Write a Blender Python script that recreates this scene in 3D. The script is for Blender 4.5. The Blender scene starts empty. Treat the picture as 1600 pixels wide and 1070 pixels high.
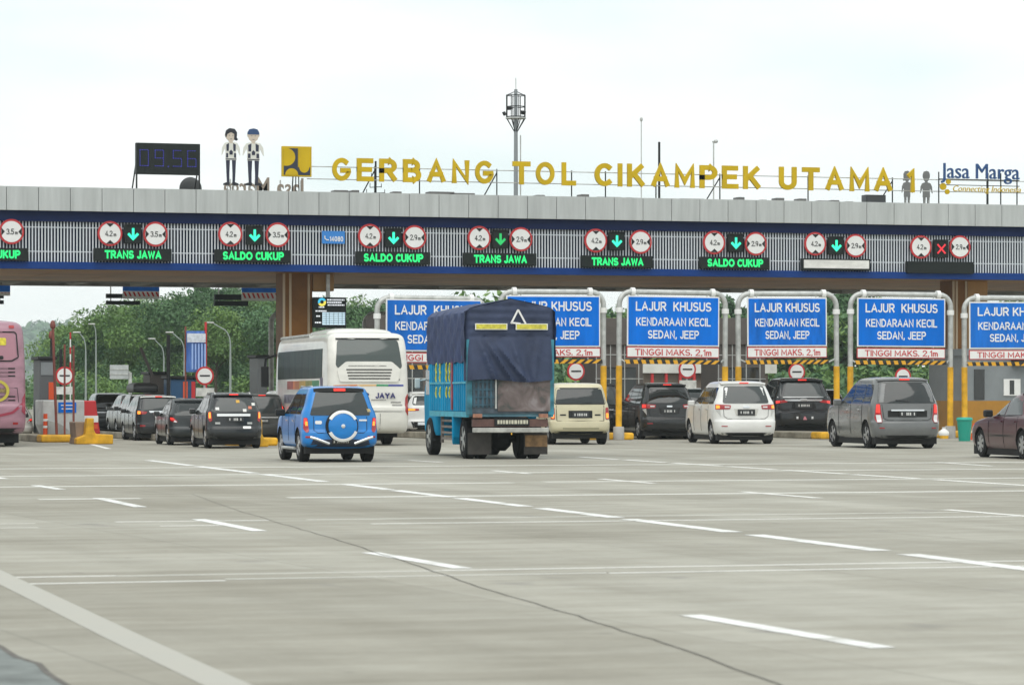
import bpy, bmesh, math, random
import numpy as np
from mathutils import Vector, Matrix
from mathutils.bvhtree import BVHTree
R = math.radians
rnd = random.Random(7)
scene = bpy.context.scene
col = scene.collection
# ------------------------------------------------------------------ camera
F = 5200.0            # focal length in photo pixels (photo 1600 wide)
H0 = 1.35             # eye height
HZ = 618.0            # horizon row in the photo
PHI = R(17.4)         # camera turned clockwise from the road axis (+Y)
CP, SP = math.cos(PHI), math.sin(PHI)
cd = bpy.data.cameras.new('camera')
cam = bpy.data.objects.new('camera', cd)
col.objects.link(cam)
cam.location = (0, 0, H0)
cam.rotation_euler = (R(90), 0, -PHI)
cd.sensor_width = 36.0
cd.lens = F / 1600 * 36.0
cd.shift_y = (HZ - 535) / 1600
cd.clip_start = 0.5
cd.clip_end = 3000
cd.dof.use_dof = True
cd.dof.focus_distance = 98
cd.dof.aperture_fstop = 6.3
scene.camera = cam
# ------------------------------------------------------------------ world: bright overcast
world = bpy.data.worlds.new('World')
scene.world = world
world.use_nodes = True
nt = world.node_tree
nt.nodes.clear()
N = nt.nodes.new
out = N('ShaderNodeOutputWorld'); bg = N('ShaderNodeBackground')
sky = N('ShaderNodeTexSky'); sky.sky_type = 'NISHITA'; sky.sun_disc = False
SUN_EL, SUN_AZ = R(58), R(200)
sky.sun_elevation = SUN_EL; sky.sun_rotation = SUN_AZ
tc = N('ShaderNodeTexCoord'); mp = N('ShaderNodeMapping'); mp.inputs['Scale'].default_value = (1.6, 1.6, 5.0)
nz = N('ShaderNodeTexNoise'); nz.inputs['Scale'].default_value = 4.5; nz.inputs['Detail'].default_value = 5; nz.inputs['Roughness'].default_value = .45
rp = N('ShaderNodeValToRGB')
rp.color_ramp.elements[0].position = .30; rp.color_ramp.elements[0].color = (6.2, 7.2, 7.2, 1)
rp.color_ramp.elements[1].position = .62; rp.color_ramp.elements[1].color = (8.2, 8.3, 8.2, 1)
mx = N('ShaderNodeMixRGB'); mx.inputs[0].default_value = .93
nt.links.new(tc.outputs['Generated'], mp.inputs[0]); nt.links.new(mp.outputs[0], nz.inputs[0])
nt.links.new(nz.outputs[0], rp.inputs[0])
nt.links.new(sky.outputs[0], mx.inputs[1]); nt.links.new(rp.outputs[0], mx.inputs[2])
nt.links.new(mx.outputs[0], bg.inputs[0]); bg.inputs[1].default_value = 0.1
nt.links.new(bg.outputs[0], out.inputs[0])
# ------------------------------------------------------------------ sun (veiled)
sl = bpy.data.lights.new('sun', 'SUN'); sl.energy = 1.2; sl.angle = R(60); sl.color = (1, .97, .92)
sun = bpy.data.objects.new('sun', sl); col.objects.link(sun)
sun.rotation_euler = (R(90) - SUN_EL, 0, math.pi - SUN_AZ)
scene.view_settings.view_transform = 'Standard'
scene.view_settings.look = 'None'
scene.view_settings.exposure = 0.49
scene.view_settings.gamma = 1
scene.render.engine = 'CYCLES'
scene.cycles.use_denoising = True
scene.cycles.max_bounces = 6
scene.cycles.volume_bounces = 1

# ------------------------------------------------------------------ photo <-> place
def pt(px, d, z=0.0):
    t = (px - 800) / F
    return Vector((d * (SP + t * CP), d * (CP - t * SP), z))
def dY(px, Y):
    t = (px - 800) / F
    return Y / (CP - t * SP)
def zz(py, d):
    return H0 + (HZ - py) * d / F
def at(px, py, Y):                       # the point of the plane y = Y behind a photo pixel
    d = dY(px, Y)
    return pt(px, d, zz(py, d))
def gr(px, py, z=0.0):                   # ground point
    return pt(px, F * (H0 - z) / (py - HZ), z)
# ------------------------------------------------------------------ materials
def mat(name, c, rough=.6, metal=0, coat=0, emit=None, es=1.0, noise=0.0, nscale=3.0, stretch=(1, 1, 1), bump=0.0, spec=None, c2=None):
    m = bpy.data.materials.new(name); m.use_nodes = True
    t = m.node_tree; b = t.nodes['Principled BSDF']
    b.inputs['Base Color'].default_value = (*c, 1); b.inputs['Roughness'].default_value = rough
    b.inputs['Metallic'].default_value = metal
    if coat: b.inputs['Coat Weight'].default_value = coat; b.inputs['Coat Roughness'].default_value = .08
    if spec is not None: b.inputs['Specular IOR Level'].default_value = spec
    if emit: b.inputs['Emission Color'].default_value = (*emit, 1); b.inputs['Emission Strength'].default_value = es
    if noise or bump:
        tc = t.nodes.new('ShaderNodeTexCoord'); mp = t.nodes.new('ShaderNodeMapping'); mp.inputs['Scale'].default_value = stretch
        n = t.nodes.new('ShaderNodeTexNoise'); n.inputs['Scale'].default_value = nscale; n.inputs['Detail'].default_value = 6; n.inputs['Roughness'].default_value = .6
        t.links.new(tc.outputs['Object'], mp.inputs[0]); t.links.new(mp.outputs[0], n.inputs[0])
        if noise:
            r = t.nodes.new('ShaderNodeValToRGB')
            d = c2 or tuple(max(0, x * (1 - noise)) for x in c); l = c if c2 else tuple(min(1, x * (1 + noise * .5)) for x in c)
            r.color_ramp.elements[0].position = .32; r.color_ramp.elements[0].color = (*d, 1)
            r.color_ramp.elements[1].position = .68; r.color_ramp.elements[1].color = (*l, 1)
            t.links.new(n.outputs[0], r.inputs[0]); t.links.new(r.outputs[0], b.inputs['Base Color'])
        if bump:
            bp = t.nodes.new('ShaderNodeBump'); bp.inputs['Strength'].default_value = bump; bp.inputs['Distance'].default_value = .05
            t.links.new(n.outputs[0], bp.inputs['Height']); t.links.new(bp.outputs[0], b.inputs['Normal'])
    return m
def paint(name, c, rough=.3, dirt=.14):
    return mat(name, c, rough, 0, .45 if max(c) < .1 else .55, spec=.4, noise=dirt, nscale=1.6, stretch=(1, 1, 2.2))
M = {}
M['steel'] = mat('galvanised_steel', (.50, .51, .49), .45, .35, noise=.3, nscale=4)
M['white'] = mat('white_paint', (.80, .80, .78), .5, noise=.08, nscale=2)
M['blk'] = mat('black_plastic', (.014, .015, .016), .5, spec=.3)
M['rubber'] = mat('tyre_rubber', (.018, .018, .019), .85, spec=.2, noise=.4, nscale=9)
M['rim'] = mat('alloy', (.55, .56, .57), .3, .8)
M['glass'] = mat('tinted_glass', (.012, .016, .016), .06, spec=.7)
M['glassgrey'] = mat('tinted_glass_grey', (.035, .042, .042), .08, spec=.6)
M['chrome'] = mat('chrome', (.75, .76, .77), .18, .9)
M['red'] = mat('sign_red', (.52, .025, .03), .5)
M['blue'] = mat('sign_blue', (.0, .15, .64), .5, noise=.22, nscale=1.1, stretch=(2.5, 1, .5), spec=.12)
M['yellow'] = mat('kerb_yellow', (.75, .40, .012), .6, noise=.35, nscale=3)
M['goldletter'] = mat('gold_letter', (.60, .41, .008), .5, spec=.2, noise=.15, nscale=1)
M['lens'] = mat('red_lens', (.35, .012, .015), .2, coat=.6)
M['lens_lit'] = mat('red_lens_lit', (.5, .02, .02), .3, emit=(1, .05, .03), es=.75)
M['amber'] = mat('amber_lit', (.7, .2, .02), .3, emit=(1, .30, .03), es=1.0)
M['lens_white'] = mat('clear_lens', (.7, .7, .7), .2, coat=.5)
M['plate'] = mat('number_plate', (.02, .021, .022), .4)
M['plate_mark'] = mat('plate_mark', (.6, .6, .58), .5)
M['dark'] = mat('underbody', (.012, .012, .012), .9)
M['led_off'] = mat('led_screen', (.010, .014, .013), .5, noise=.3, nscale=12, spec=.25)
M['led_green'] = mat('led_green', (.01, .2, .06), .5, emit=(.01, .75, .17), es=1.0)
M['led_arrow'] = mat('led_arrow', (.01, .3, .15), .5, emit=(.03, .95, .50), es=1.0)
M['led_red'] = mat('led_red', (.3, .01, .01), .5, emit=(.8, .03, .05), es=.7)
M['led_blue'] = mat('led_blue', (.01, .01, .2), .5, emit=(.035, .035, .42), es=.25)

# ------------------------------------------------------------------ mesh helpers
class MB:
    def __init__(s): s.v = []; s.f = []; s.cuts = []
    def add(s, vs, fs):
        o = len(s.v); s.cuts.append((o, len(s.f))); s.v += [tuple(v) for v in vs]; s.f += [tuple(i + o for i in f) for f in fs]; return s
    def box(s, x0, x1, y0, y1, z0, z1):
        return s.add([(x0, y0, z0), (x1, y0, z0), (x1, y1, z0), (x0, y1, z0), (x0, y0, z1), (x1, y0, z1), (x1, y1, z1), (x0, y1, z1)],
                     [(0, 3, 2, 1), (4, 5, 6, 7), (0, 1, 5, 4), (1, 2, 6, 5), (2, 3, 7, 6), (3, 0, 4, 7)])
    def bar(s, a, b, w, h=None):
        h = h or w; a = Vector(a); b = Vector(b); d = (b - a).normalized()
        u = d.cross(Vector((0, 0, 1)))
        if u.length < 1e-4: u = Vector((1, 0, 0))
        u.normalize(); n = d.cross(u)
        c = [u * w / 2 + n * h / 2, -u * w / 2 + n * h / 2, -u * w / 2 - n * h / 2, u * w / 2 - n * h / 2]
        return s.add([a + k for k in c] + [b + k for k in c], [(0, 1, 2, 3), (7, 6, 5, 4), (0, 4, 5, 1), (1, 5, 6, 2), (2, 6, 7, 3), (3, 7, 4, 0)])
    def tube(s, pts, r, n=10):
        pts = [Vector(p) for p in pts]; rs = r if isinstance(r, (list, tuple)) else [r] * len(pts)
        rings = []; vs = []; fs = []
        for i, p in enumerate(pts):
            d = (pts[min(i + 1, len(pts) - 1)] - pts[max(i - 1, 0)]).normalized()
            u = d.cross(Vector((0, 1, 0)))
            if u.length < 1e-3: u = d.cross(Vector((1, 0, 0)))
            u.normalize(); w = d.cross(u)
            vs += [p + (u * math.cos(2 * math.pi * k / n) + w * math.sin(2 * math.pi * k / n)) * rs[i] for k in range(n)]
        for i in range(len(pts) - 1):
            for k in range(n):
                fs.append((i * n + k, i * n + (k + 1) % n, (i + 1) * n + (k + 1) % n, (i + 1) * n + k))
        fs.append(tuple(range(n))); fs.append(tuple((len(pts) - 1) * n + k for k in range(n)))
        return s.add(vs, fs)
    def lathe(s, prof, axis='x', c=(0, 0, 0), n=24):          # prof: (radius, offset along axis)
        vs = []; fs = []
        for r, o in prof:
            for k in range(n):
                a = 2 * math.pi * k / n; p, q = r * math.cos(a), r * math.sin(a)
                vs.append({'x': (c[0] + o, c[1] + p, c[2] + q), 'y': (c[0] + p, c[1] + o, c[2] + q), 'z': (c[0] + p, c[1] + q, c[2] + o)}[axis])
        for i in range(len(prof) - 1):
            for k in range(n):
                fs.append((i * n + k, i * n + (k + 1) % n, (i + 1) * n + (k + 1) % n, (i + 1) * n + k))
        fs.append(tuple(range(n))); fs.append(tuple((len(prof) - 1) * n + k for k in range(n)))
        return s.add(vs, fs)
    def prism(s, poly, y0, y1):                                # outline in x,z, thickness along y
        n = len(poly)
        return s.add([(x, y0, z) for x, z in poly] + [(x, y1, z) for x, z in poly],
                     [tuple(range(n)), tuple(range(2 * n - 1, n - 1, -1))] + [(i, i + n, (i + 1) % n + n, (i + 1) % n) for i in range(n)])
    def prismx(s, poly, x0, x1):                               # outline in y,z, thickness along x
        n = len(poly)
        return s.add([(x0, y, z) for y, z in poly] + [(x1, y, z) for y, z in poly],
                     [tuple(range(n)), tuple(range(2 * n - 1, n - 1, -1))] + [(i, i + n, (i + 1) % n + n, (i + 1) % n) for i in range(n)])
    def build(s, name, m, parent=None, smooth=0.0, bevel=0.0, mats=None):
        me = bpy.data.meshes.new(name); me.from_pydata(s.v, [], s.f)
        bm = bmesh.new(); bm.from_mesh(me)
        if bevel:
            bmesh.ops.bevel(bm, geom=[e for e in bm.edges if e.is_manifold and e.calc_face_angle(0) > .5], offset=bevel, segments=2, affect='EDGES', profile=.5)
        bmesh.ops.recalc_face_normals(bm, faces=bm.faces)
        bm.to_mesh(me); bm.free()
        return link(name, me, m, parent, smooth)
def build_each(mb, name, m, parent=None, **k):
    """every piece that was added becomes an object of its own"""
    c = mb.cuts + [(len(mb.v), len(mb.f))]; out_ = []
    for (v0, f0), (v1, f1) in zip(c, c[1:]):
        q = MB(); q.add(mb.v[v0:v1], [tuple(i - v0 for i in f) for f in mb.f[f0:f1]]); out_.append(q.build(name, m, parent, **k))
    return out_
def link(name, me, m, parent=None, smooth=0.0):
    if m is not None: me.materials.clear(); me.materials.append(m)
    if smooth:
        me.polygons.foreach_set('use_smooth', [True] * len(me.polygons)); me.set_sharp_from_angle(angle=R(smooth))
    o = bpy.data.objects.new(name, me); col.objects.link(o)
    if parent is not None: o.parent = parent
    return o
def tag(o, label=None, cat=None, group=None, kind=None):
    if label: o['label'] = label
    if cat: o['category'] = cat
    if group: o['group'] = group
    if kind: o['kind'] = kind
    return o
def thing(name, label, cat, loc=(0, 0, 0), rz=0.0, group=None):
    o = bpy.data.objects.new(name, None); col.objects.link(o); o.empty_display_size = .3
    o.location = loc; o.rotation_euler = (0, 0, rz)
    return tag(o, label, cat, group)
def disc(cx, cz, r, n=32, a0=0, a1=360):
    k = [R(a0 + (a1 - a0) * i / n) for i in range(n + (0 if a1 - a0 == 360 else 1))]
    return [(cx + r * math.cos(a), cz + r * math.sin(a)) for a in k]
_tc = {}
def text_geo(body, bold=.0, shear=0.0, space=1.0):
    key = (body, bold, shear, space)
    if key not in _tc:
        cu = bpy.data.curves.new('t', 'FONT'); cu.body = body; cu.size = 1; cu.offset = bold; cu.extrude = .5; cu.shear = shear; cu.space_character = space
        cu.align_x = 'LEFT'; cu.resolution_u = 3
        o = bpy.data.objects.new('t', cu); col.objects.link(o)
        dg = bpy.context.evaluated_depsgraph_get(); me = bpy.data.meshes.new_from_object(o.evaluated_get(dg))
        vs = [tuple(v.co) for v in me.vertices]; fs = [tuple(p.vertices) for p in me.polygons]
        bpy.data.objects.remove(o); bpy.data.curves.remove(cu); bpy.data.meshes.remove(me)
        _tc[key] = (vs, fs)
    return _tc[key]
def text_mb(mb, body, cx, cz, w, h, y, th=.01, bold=.0, shear=0.0, mirror=False, space=1.0):
    """lettering standing upright, facing -Y, fitted to w x h, centred at cx, cz"""
    vs, fs = text_geo(body, bold, shear, space)
    xs = [v[0] for v in vs]; ys = [v[1] for v in vs]
    x0, x1, y0, y1 = min(xs), max(xs), min(ys), max(ys)
    sx = (w / (x1 - x0)) if w else (h / (y1 - y0)); sy = (h / (y1 - y0)) if h else sx
    k = -1 if mirror else 1
    mb.add([(cx + k * ((v[0] - (x0 + x1) / 2) * sx), y - v[2] * th - th * .5, cz + (v[1] - (y0 + y1) / 2) * sy) for v in vs], fs)
    return mb

# plain signwriter's capitals drawn as strokes (cap height 1)
def _arc(cx, cy, rx, ry, a0, a1, n=9): return [(cx + rx * math.cos(R(a0 + (a1 - a0) * i / n)), cy + ry * math.sin(R(a0 + (a1 - a0) * i / n))) for i in range(n + 1)]
GLY = {
 'A': [[(0, 0), (.34, 1), (.68, 0)], [(.13, .33), (.55, .33)]], 'B': [[(.34, .53), (0, .53), (0, 1), (.32, 1)] + _arc(.32, .765, .23, .235, 90, -90), [(0, .53), (0, 0), (.34, 0)] + _arc(.34, .265, .26, .265, -90, 90)],
 'C': [_arc(.34, .5, .34, .5, 48, 312, 18)], 'D': [[(0, 0), (0, 1), (.24, 1)] + _arc(.24, .5, .38, .5, 90, -90, 14) + [(0, 0)]], 'E': [[(.52, 1), (0, 1), (0, 0), (.54, 0)], [(0, .52), (.46, .52)]],
 'G': [_arc(.36, .5, .36, .5, 48, 345, 18) + [(.70, .44), (.40, .44)]], 'H': [[(0, 0), (0, 1)], [(.60, 0), (.60, 1)], [(0, .52), (.60, .52)]], 'I': [[(0, 0), (0, 1)]], 'J': [[(.40, 1), (.40, .28)] + _arc(.20, .24, .20, .24, 0, -165, 9)],
 'K': [[(0, 0), (0, 1)], [(.56, 1), (.03, .40)], [(.20, .58), (.60, 0)]], 'L': [[(0, 1), (0, 0), (.50, 0)]], 'M': [[(0, 0), (0, 1), (.38, .22), (.76, 1), (.76, 0)]], 'N': [[(0, 0), (0, 1), (.60, 0), (.60, 1)]],
 'O': [_arc(.38, .5, .38, .5, 90, 450, 26)], 'P': [[(0, 0), (0, 1), (.32, 1)] + _arc(.32, .73, .25, .27, 90, -90) + [(0, .46)]], 'R': [[(0, 0), (0, 1), (.32, 1)] + _arc(.32, .735, .25, .265, 90, -90) + [(0, .47)], [(.30, .47), (.58, 0)]],
 'S': [_arc(.29, .74, .27, .26, 35, 270, 12) + _arc(.29, .25, .29, .25, 85, -150, 12)[1:]], 'T': [[(0, 1), (.62, 1)], [(.31, 1), (.31, 0)]], 'U': [[(0, 1), (0, .32)] + _arc(.30, .31, .30, .31, 180, 360, 12) + [(.60, 1)]],
 'W': [[(0, 1), (.20, 0), (.43, .90), (.66, 0), (.86, 1)]], 'Y': [[(0, 1), (.31, .48), (.62, 1)], [(.31, .48), (.31, 0)]], '1': [[(0, .78), (.20, 1), (.20, 0)]], '2': [_arc(.27, .72, .27, .28, 165, -20, 10) + [(0, 0), (.56, 0)]],
 '0': [_arc(.28, .5, .28, .5, 90, 450, 22)], '3': [_arc(.25, .75, .25, .25, 150, -80, 10), _arc(.26, .26, .28, .26, 80, -150, 10)], '4': [[(.40, 0), (.40, 1), (0, .30), (.56, .30)]], '5': [[(.50, 1), (.08, 1), (.04, .55)] + _arc(.25, .30, .28, .30, 120, -150, 12)],
 '8': [_arc(.27, .76, .22, .24, 90, 450, 16), _arc(.27, .265, .27, .265, 90, 450, 16)], '9': [_arc(.27, .70, .27, .30, 90, 450, 16), [(.54, .70), (.50, .25), (.30, 0)]], '.': [[(0, 0), (0, .10)]], ',': [[(.04, .09), (-.03, -.14)]], 'm': [[(0, 0), (0, .62)], [(0, .48)] + _arc(.16, .46, .14, .15, 150, 0, 6) + [(.30, 0)], [(.30, .46)] + _arc(.46, .46, .16, .15, 180, 0, 7) + [(.62, 0)]],
}
def stroke_geo(body, t, gap):
    vs, fs = [], []; x = 0.0
    for ch in body:
        if ch == ' ': x += .42; continue
        g = GLY[ch]; xs = [p[0] for st in g for p in st]; x0, w = min(xs), max(xs) - min(xs)
        for si, st in enumerate(g):
            P_ = [Vector((p[0] - x0 + x, t * .5 + p[1] * (1 - t))) for p in st]; n = len(P_); L_, R_ = [], []
            for i in range(n):
                d0 = (P_[i] - P_[i - 1]).normalized() if i else None; d1 = (P_[i + 1] - P_[i]).normalized() if i < n - 1 else None
                closed = (P_[0] - P_[-1]).length < 1e-4
                if closed and i == 0: d0 = (P_[0] - P_[-2]).normalized()
                if closed and i == n - 1: d1 = (P_[1] - P_[0]).normalized()
                a, b = d0 or d1, d1 or d0; tg = (a + b)
                tg = tg.normalized() if tg.length > .15 else a; nn = Vector((-tg.y, tg.x)); k = min(1.7, 1 / max(.2, nn.dot(Vector((-a.y, a.x)))))
                q = P_[i].copy()
                if not closed and i == 0: q -= b * t * .5 * (1 if (abs(b.x) < .1 or abs(b.y) < .1) else .6)
                if not closed and i == n - 1: q += a * t * .5 * (1 if (abs(a.x) < .1 or abs(a.y) < .1) else .6)
                L_.append(q + nn * t * .5 * k); R_.append(q - nn * t * .5 * k)
            zf = .5 + .06 * si; o = len(vs)
            for l, r in zip(L_, R_): vs += [(l.x, l.y, zf), (r.x, r.y, zf), (l.x, l.y, -.5), (r.x, r.y, -.5)]
            for i in range(n - 1):
                a = o + 4 * i; fs += [(a, a + 1, a + 5, a + 4), (a, a + 4, a + 6, a + 2), (a + 1, a + 3, a + 7, a + 5), (a + 2, a + 6, a + 7, a + 3)]
            fs += [(o, o + 2, o + 3, o + 1), (o + 4 * n - 4, o + 4 * n - 3, o + 4 * n - 1, o + 4 * n - 2)]
        x += w + gap
    return vs, fs
def caps_mb(mb, body, cx, cz, w, h, y, th=.01, t=.15, gap=None):
    """stroke lettering standing upright, facing -Y, fitted to w x h (w=None keeps the natural width)"""
    vs, fs = stroke_geo(body, t, gap if gap is not None else .10 + t)
    xs = [v[0] for v in vs]; ys = [v[1] for v in vs]; x0, x1 = min(xs), max(xs); low = body.islower(); y0, y1 = (0, max(ys) if low else 1)
    sy = h / (y1 - y0); sx = w / (x1 - x0) if w else sy
    return mb.add([(cx + (v[0] - (x0 + x1) / 2) * sx, y - (v[2] + .5) * th, cz + (v[1] - (y0 + y1) / 2) * sy) for v in vs], fs)
# ================================================================== SETTING
# ---- ground: one concrete sheet
def concrete_mat():
    m = bpy.data.materials.new('concrete_plaza'); m.use_nodes = True
    t = m.node_tree; b = t.nodes['Principled BSDF']; L = t.links.new; N = t.nodes.new
    geo = N('ShaderNodeNewGeometry'); sep = N('ShaderNodeSeparateXYZ'); L(geo.outputs['Position'], sep.inputs[0])
    def noise(scale, st, det=6, rough=.6):
        mp = N('ShaderNodeMapping'); mp.inputs['Scale'].default_value = st; L(geo.outputs['Position'], mp.inputs[0])
        n = N('ShaderNodeTexNoise'); n.inputs['Scale'].default_value = scale; n.inputs['Detail'].default_value = det; n.inputs['Roughness'].default_value = rough
        L(mp.outputs[0], n.inputs[0]); return n
    def ramp(src, p0, c0, p1, c1):
        r = N('ShaderNodeValToRGB'); r.color_ramp.elements[0].position = p0; r.color_ramp.elements[0].color = c0
        r.color_ramp.elements[1].position = p1; r.color_ramp.elements[1].color = c1; L(src, r.inputs[0]); return r
    def mix(kind, fac, a, bb):
        x = N('ShaderNodeMixRGB'); x.blend_type = kind
        if isinstance(fac, float): x.inputs[0].default_value = fac
        else: L(fac, x.inputs[0])
        L(a, x.inputs[1])
        if isinstance(bb, tuple): x.inputs[2].default_value = bb
        else: L(bb, x.inputs[2])
        return x.outputs[0]
    big = ramp(noise(.16, (1, 1, 1)).outputs[0], .3, (.28, .265, .222, 1), .72, (.41, .402, .36, 1)).outputs[0]
    streak = ramp(noise(.55, (.12, 1.6, 1)).outputs[0], .34, (.84, .835, .82, 1), .64, (1.08, 1.08, 1.08, 1)).outputs[0]
    lane = ramp(noise(.5, (1.5, .05, 1), 3).outputs[0], .35, (.83, .82, .80, 1), .65, (1.07, 1.07, 1.07, 1)).outputs[0]
    fine = ramp(noise(14, (1, 1, 1), 8, .7).outputs[0], .3, (.92, .92, .91, 1), .7, (1.08, 1.08, 1.07, 1)).outputs[0]
    c = mix('MULTIPLY', .55, big, streak); c = mix('MULTIPLY', .8, c, lane); c = mix('MULTIPLY', .8, c, fine)
    mott = ramp(noise(1.7, (.45, 1.3, 1), 9, .68).outputs[0], .34, (.82, .80, .765, 1), .66, (1.11, 1.11, 1.11, 1)).outputs[0]
    c = mix('MULTIPLY', .9, c, mott)
    speck = ramp(noise(6, (.5, 1, 1), 2, .4).outputs[0], .755, (0, 0, 0, 1), .80, (.7, .7, .7, 1)).outputs[0]
    c = mix('MIX', speck, c, (.10, .095, .085, 1))
    # oil and rubber spots
    sp = ramp(noise(.9, (1, .6, 1), 3, .5).outputs[0], .66, (0, 0, 0, 1), .76, (1, 1, 1, 1)).outputs[0]
    c = mix('MIX', sp, c, (.22, .21, .19, 1))
    # cast slabs: joints every 5 m along the road, 3.6 m across, each slab its own tone
    br = N('ShaderNodeTexBrick'); br.offset = 0; br.inputs['Scale'].default_value = 1; br.inputs['Mortar Size'].default_value = .012
    br.inputs['Brick Width'].default_value = 3.6; br.inputs['Row Height'].default_value = 5.0
    br.inputs['Color1'].default_value = (.90, .893, .875, 1); br.inputs['Color2'].default_value = (1.07, 1.07, 1.07, 1); br.inputs['Mortar'].default_value = (.72, .72, .71, 1)
    rot = N('ShaderNodeMapping'); rot.inputs['Rotation'].default_value = (0, 0, R(-2)); L(geo.outputs['Position'], rot.inputs[0]); L(rot.outputs[0], br.inputs[0])
    c = mix('MULTIPLY', .75, c, br.outputs[0])
    L(c, b.inputs['Base Color']); b.inputs['Roughness'].default_value = .8; b.inputs['Specular IOR Level'].default_value = .35
    bp = N('ShaderNodeBump'); bp.inputs['Strength'].default_value = .25; bp.inputs['Distance'].default_value = .01
    L(noise(30, (1, 1, 1), 6, .7).outputs[0], bp.inputs['Height']); L(bp.outputs[0], b.inputs['Normal'])
    return m
tag(MB().add([(-900, -60, 0), (1600, -60, 0), (1600, 2800, 0), (-900, 2800, 0)], [(0, 1, 2, 3)]).build('ground', concrete_mat()), kind='structure')

def marking_mat(name, c, wear):
    m = bpy.data.materials.new(name); m.use_nodes = True
    t = m.node_tree; b = t.nodes['Principled BSDF']; L = t.links.new
    geo = t.nodes.new('ShaderNodeNewGeometry'); n = t.nodes.new('ShaderNodeTexNoise'); n.inputs['Scale'].default_value = 2.2; n.inputs['Detail'].default_value = 9; n.inputs['Roughness'].default_value = .75
    L(geo.outputs['Position'], n.inputs[0]); r = t.nodes.new('ShaderNodeValToRGB')
    r.color_ramp.elements[0].position = wear - .08; r.color_ramp.elements[0].color = (.40, .39, .345, 1); r.color_ramp.elements[1].position = wear + .08; r.color_ramp.elements[1].color = (*c, 1)
    L(n.outputs[0], r.inputs[0]); L(r.outputs[0], b.inputs['Base Color']); b.inputs['Roughness'].default_value = .7
    return m
MW = marking_mat('road_paint', (.76, .76, .74), .43)
MF = marking_mat('faded_road_paint', (.74, .73, .69), .38)
MFF = marking_mat('very_faded_road_paint', (.60, .59, .54), .36)
MY = marking_mat('old_edge_line', (.41, .395, .345), .52)
def strip(mb, a, b, w, z):
    a = Vector(a); b = Vector(b); d = (b - a).normalized(); n = Vector((-d.y, d.x, 0)) * w / 2
    k = max(1, int((b - a).length / 2)); vs = []; fs = []
    for i in range(k + 1):
        p = a.lerp(b, i / k); vs += [(p.x + n.x, p.y + n.y, z), (p.x - n.x, p.y - n.y, z)]
    fs = [(2 * i, 2 * i + 1, 2 * i + 3, 2 * i + 2) for i in range(k)]
    mb.add(vs, fs)
def dashes(segs, w, m=MW, name='lane_marking', z=.003):
    mb = MB()
    for x0, y0, x1, y1 in segs: strip(mb, gr(x0, y0), gr(x1, y1), w, z)
    return tag(mb.build(name, m), kind='structure')
lA = lambda x: 719 + .1234 * (x - 232) + 2.5e-6 * (x - 232) * (x - 1375)
dashes([(a, lA(a), b, lA(b)) for a, b in [(232, 300), (309, 398), (412, 506), (540, 608), (618, 704), (718, 822), (843, 963), (982, 1146), (1178, 1376), (1418, 1680)]], .21)
lR = lambda x: 714 + .0638 * (x - 910)
dashes([(a, lR(a), b, lR(b)) for a, b in [(905, 966), (976, 1040), (1050, 1128), (1138, 1212), (1228, 1322), (1332, 1436), (1462, 1640)]], .2, MF)
dashes([(-30, 742, 8, 748), (55, 758, 95, 764.5), (153, 778, 220, 792), (310, 811, 406, 829.5), (578, 863, 724, 888), (1078, 960.5, 1380, 1012)], .16)
dashes([(770, 735, 828, 740), (938, 748, 1022, 755), (1160, 768, 1280, 778), (1478, 796, 1660, 811)], .15, MF)
dashes([(1465, 722, 1550, 728), (143, 694, 170, 701), (640, 719, 690, 722)], .15, MF)
dashes([(-60, 872, 60, 930), (60, 930, 200, 998), (200, 998, 420, 1100)], .22, MY, 'edge_line', .002)
# rumble strips across the plaza, running parallel to the gantry
def cross(py, x0, x1, w, m, z=.0015):
    Y = gr(800, py).y; mb = MB()
    strip(mb, (at(x0, 0, Y).x, Y, 0), (at(x1, 0, Y).x, Y, 0), w, z)
    tag(mb.build('rumble_strip', m), kind='structure')
for py, x0, x1, w, m in [(889, -80, 182, .10, MF), (899, 20, 352, .10, MF), (889, 690, 1720, .10, MF), (897.5, 950, 1720, .10, MF), (889.5, 182, 690, .09, MFF), (897, 352, 950, .09, MFF),
                         (808, 180, 420, .13, MF), (808, 480, 1500, .13, MFF), (815, 250, 345, .12, MF), (815, -60, 60, .12, MFF), (815.5, 580, 1720, .13, MF), (809, -80, 55, .12, MFF),
                         (773, 60, 220, .35, MFF), (774, 450, 1700, .42, MFF), (754, -60, 800, .40, MFF), (753, 850, 1700, .40, MFF), (738, -60, 1650, .42, MFF), (727, -60, 1650, .45, MFF)]:
    cross(py, x0, x1, w, m)
# joint crack and the dark gutter in the near corner
MC = mat('joint_filler', (.13, .12, .105), .9, noise=.4, nscale=8)
mb = MB(); pts = [gr(x, y) for x, y in [(300, 772), (380, 800), (440, 818), (520, 841), (600, 867), (680, 893), (760, 920), (900, 962), (1040, 1006), (1200, 1062), (1300, 1100)]]
pp = []
for a, b in zip(pts, pts[1:]):
    for i in range(7):
        q = a.lerp(b, i / 7); pp.append((q.x + rnd.uniform(-.015, .015), q.y + rnd.uniform(-.02, .02), 0))
for i, (a, b) in enumerate(zip(pp, pp[1:])): strip(mb, a, b, .006 + .006 * min(1, i / 30), .0045)
tag(mb.build('road_joint', MC), kind='structure')
g = MB(); pl = [gr(x, y) for x, y in [(-60, 995), (0, 1012), (60, 1038), (110, 1075), (150, 1120), (-60, 1130)]]
g.add([(p.x, p.y, .0035) for p in pl], [tuple(range(6))])
tag(g.build('gutter', mat('gutter_concrete', (.19, .21, .20), .85, noise=.45, nscale=2.5)), kind='structure')
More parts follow.
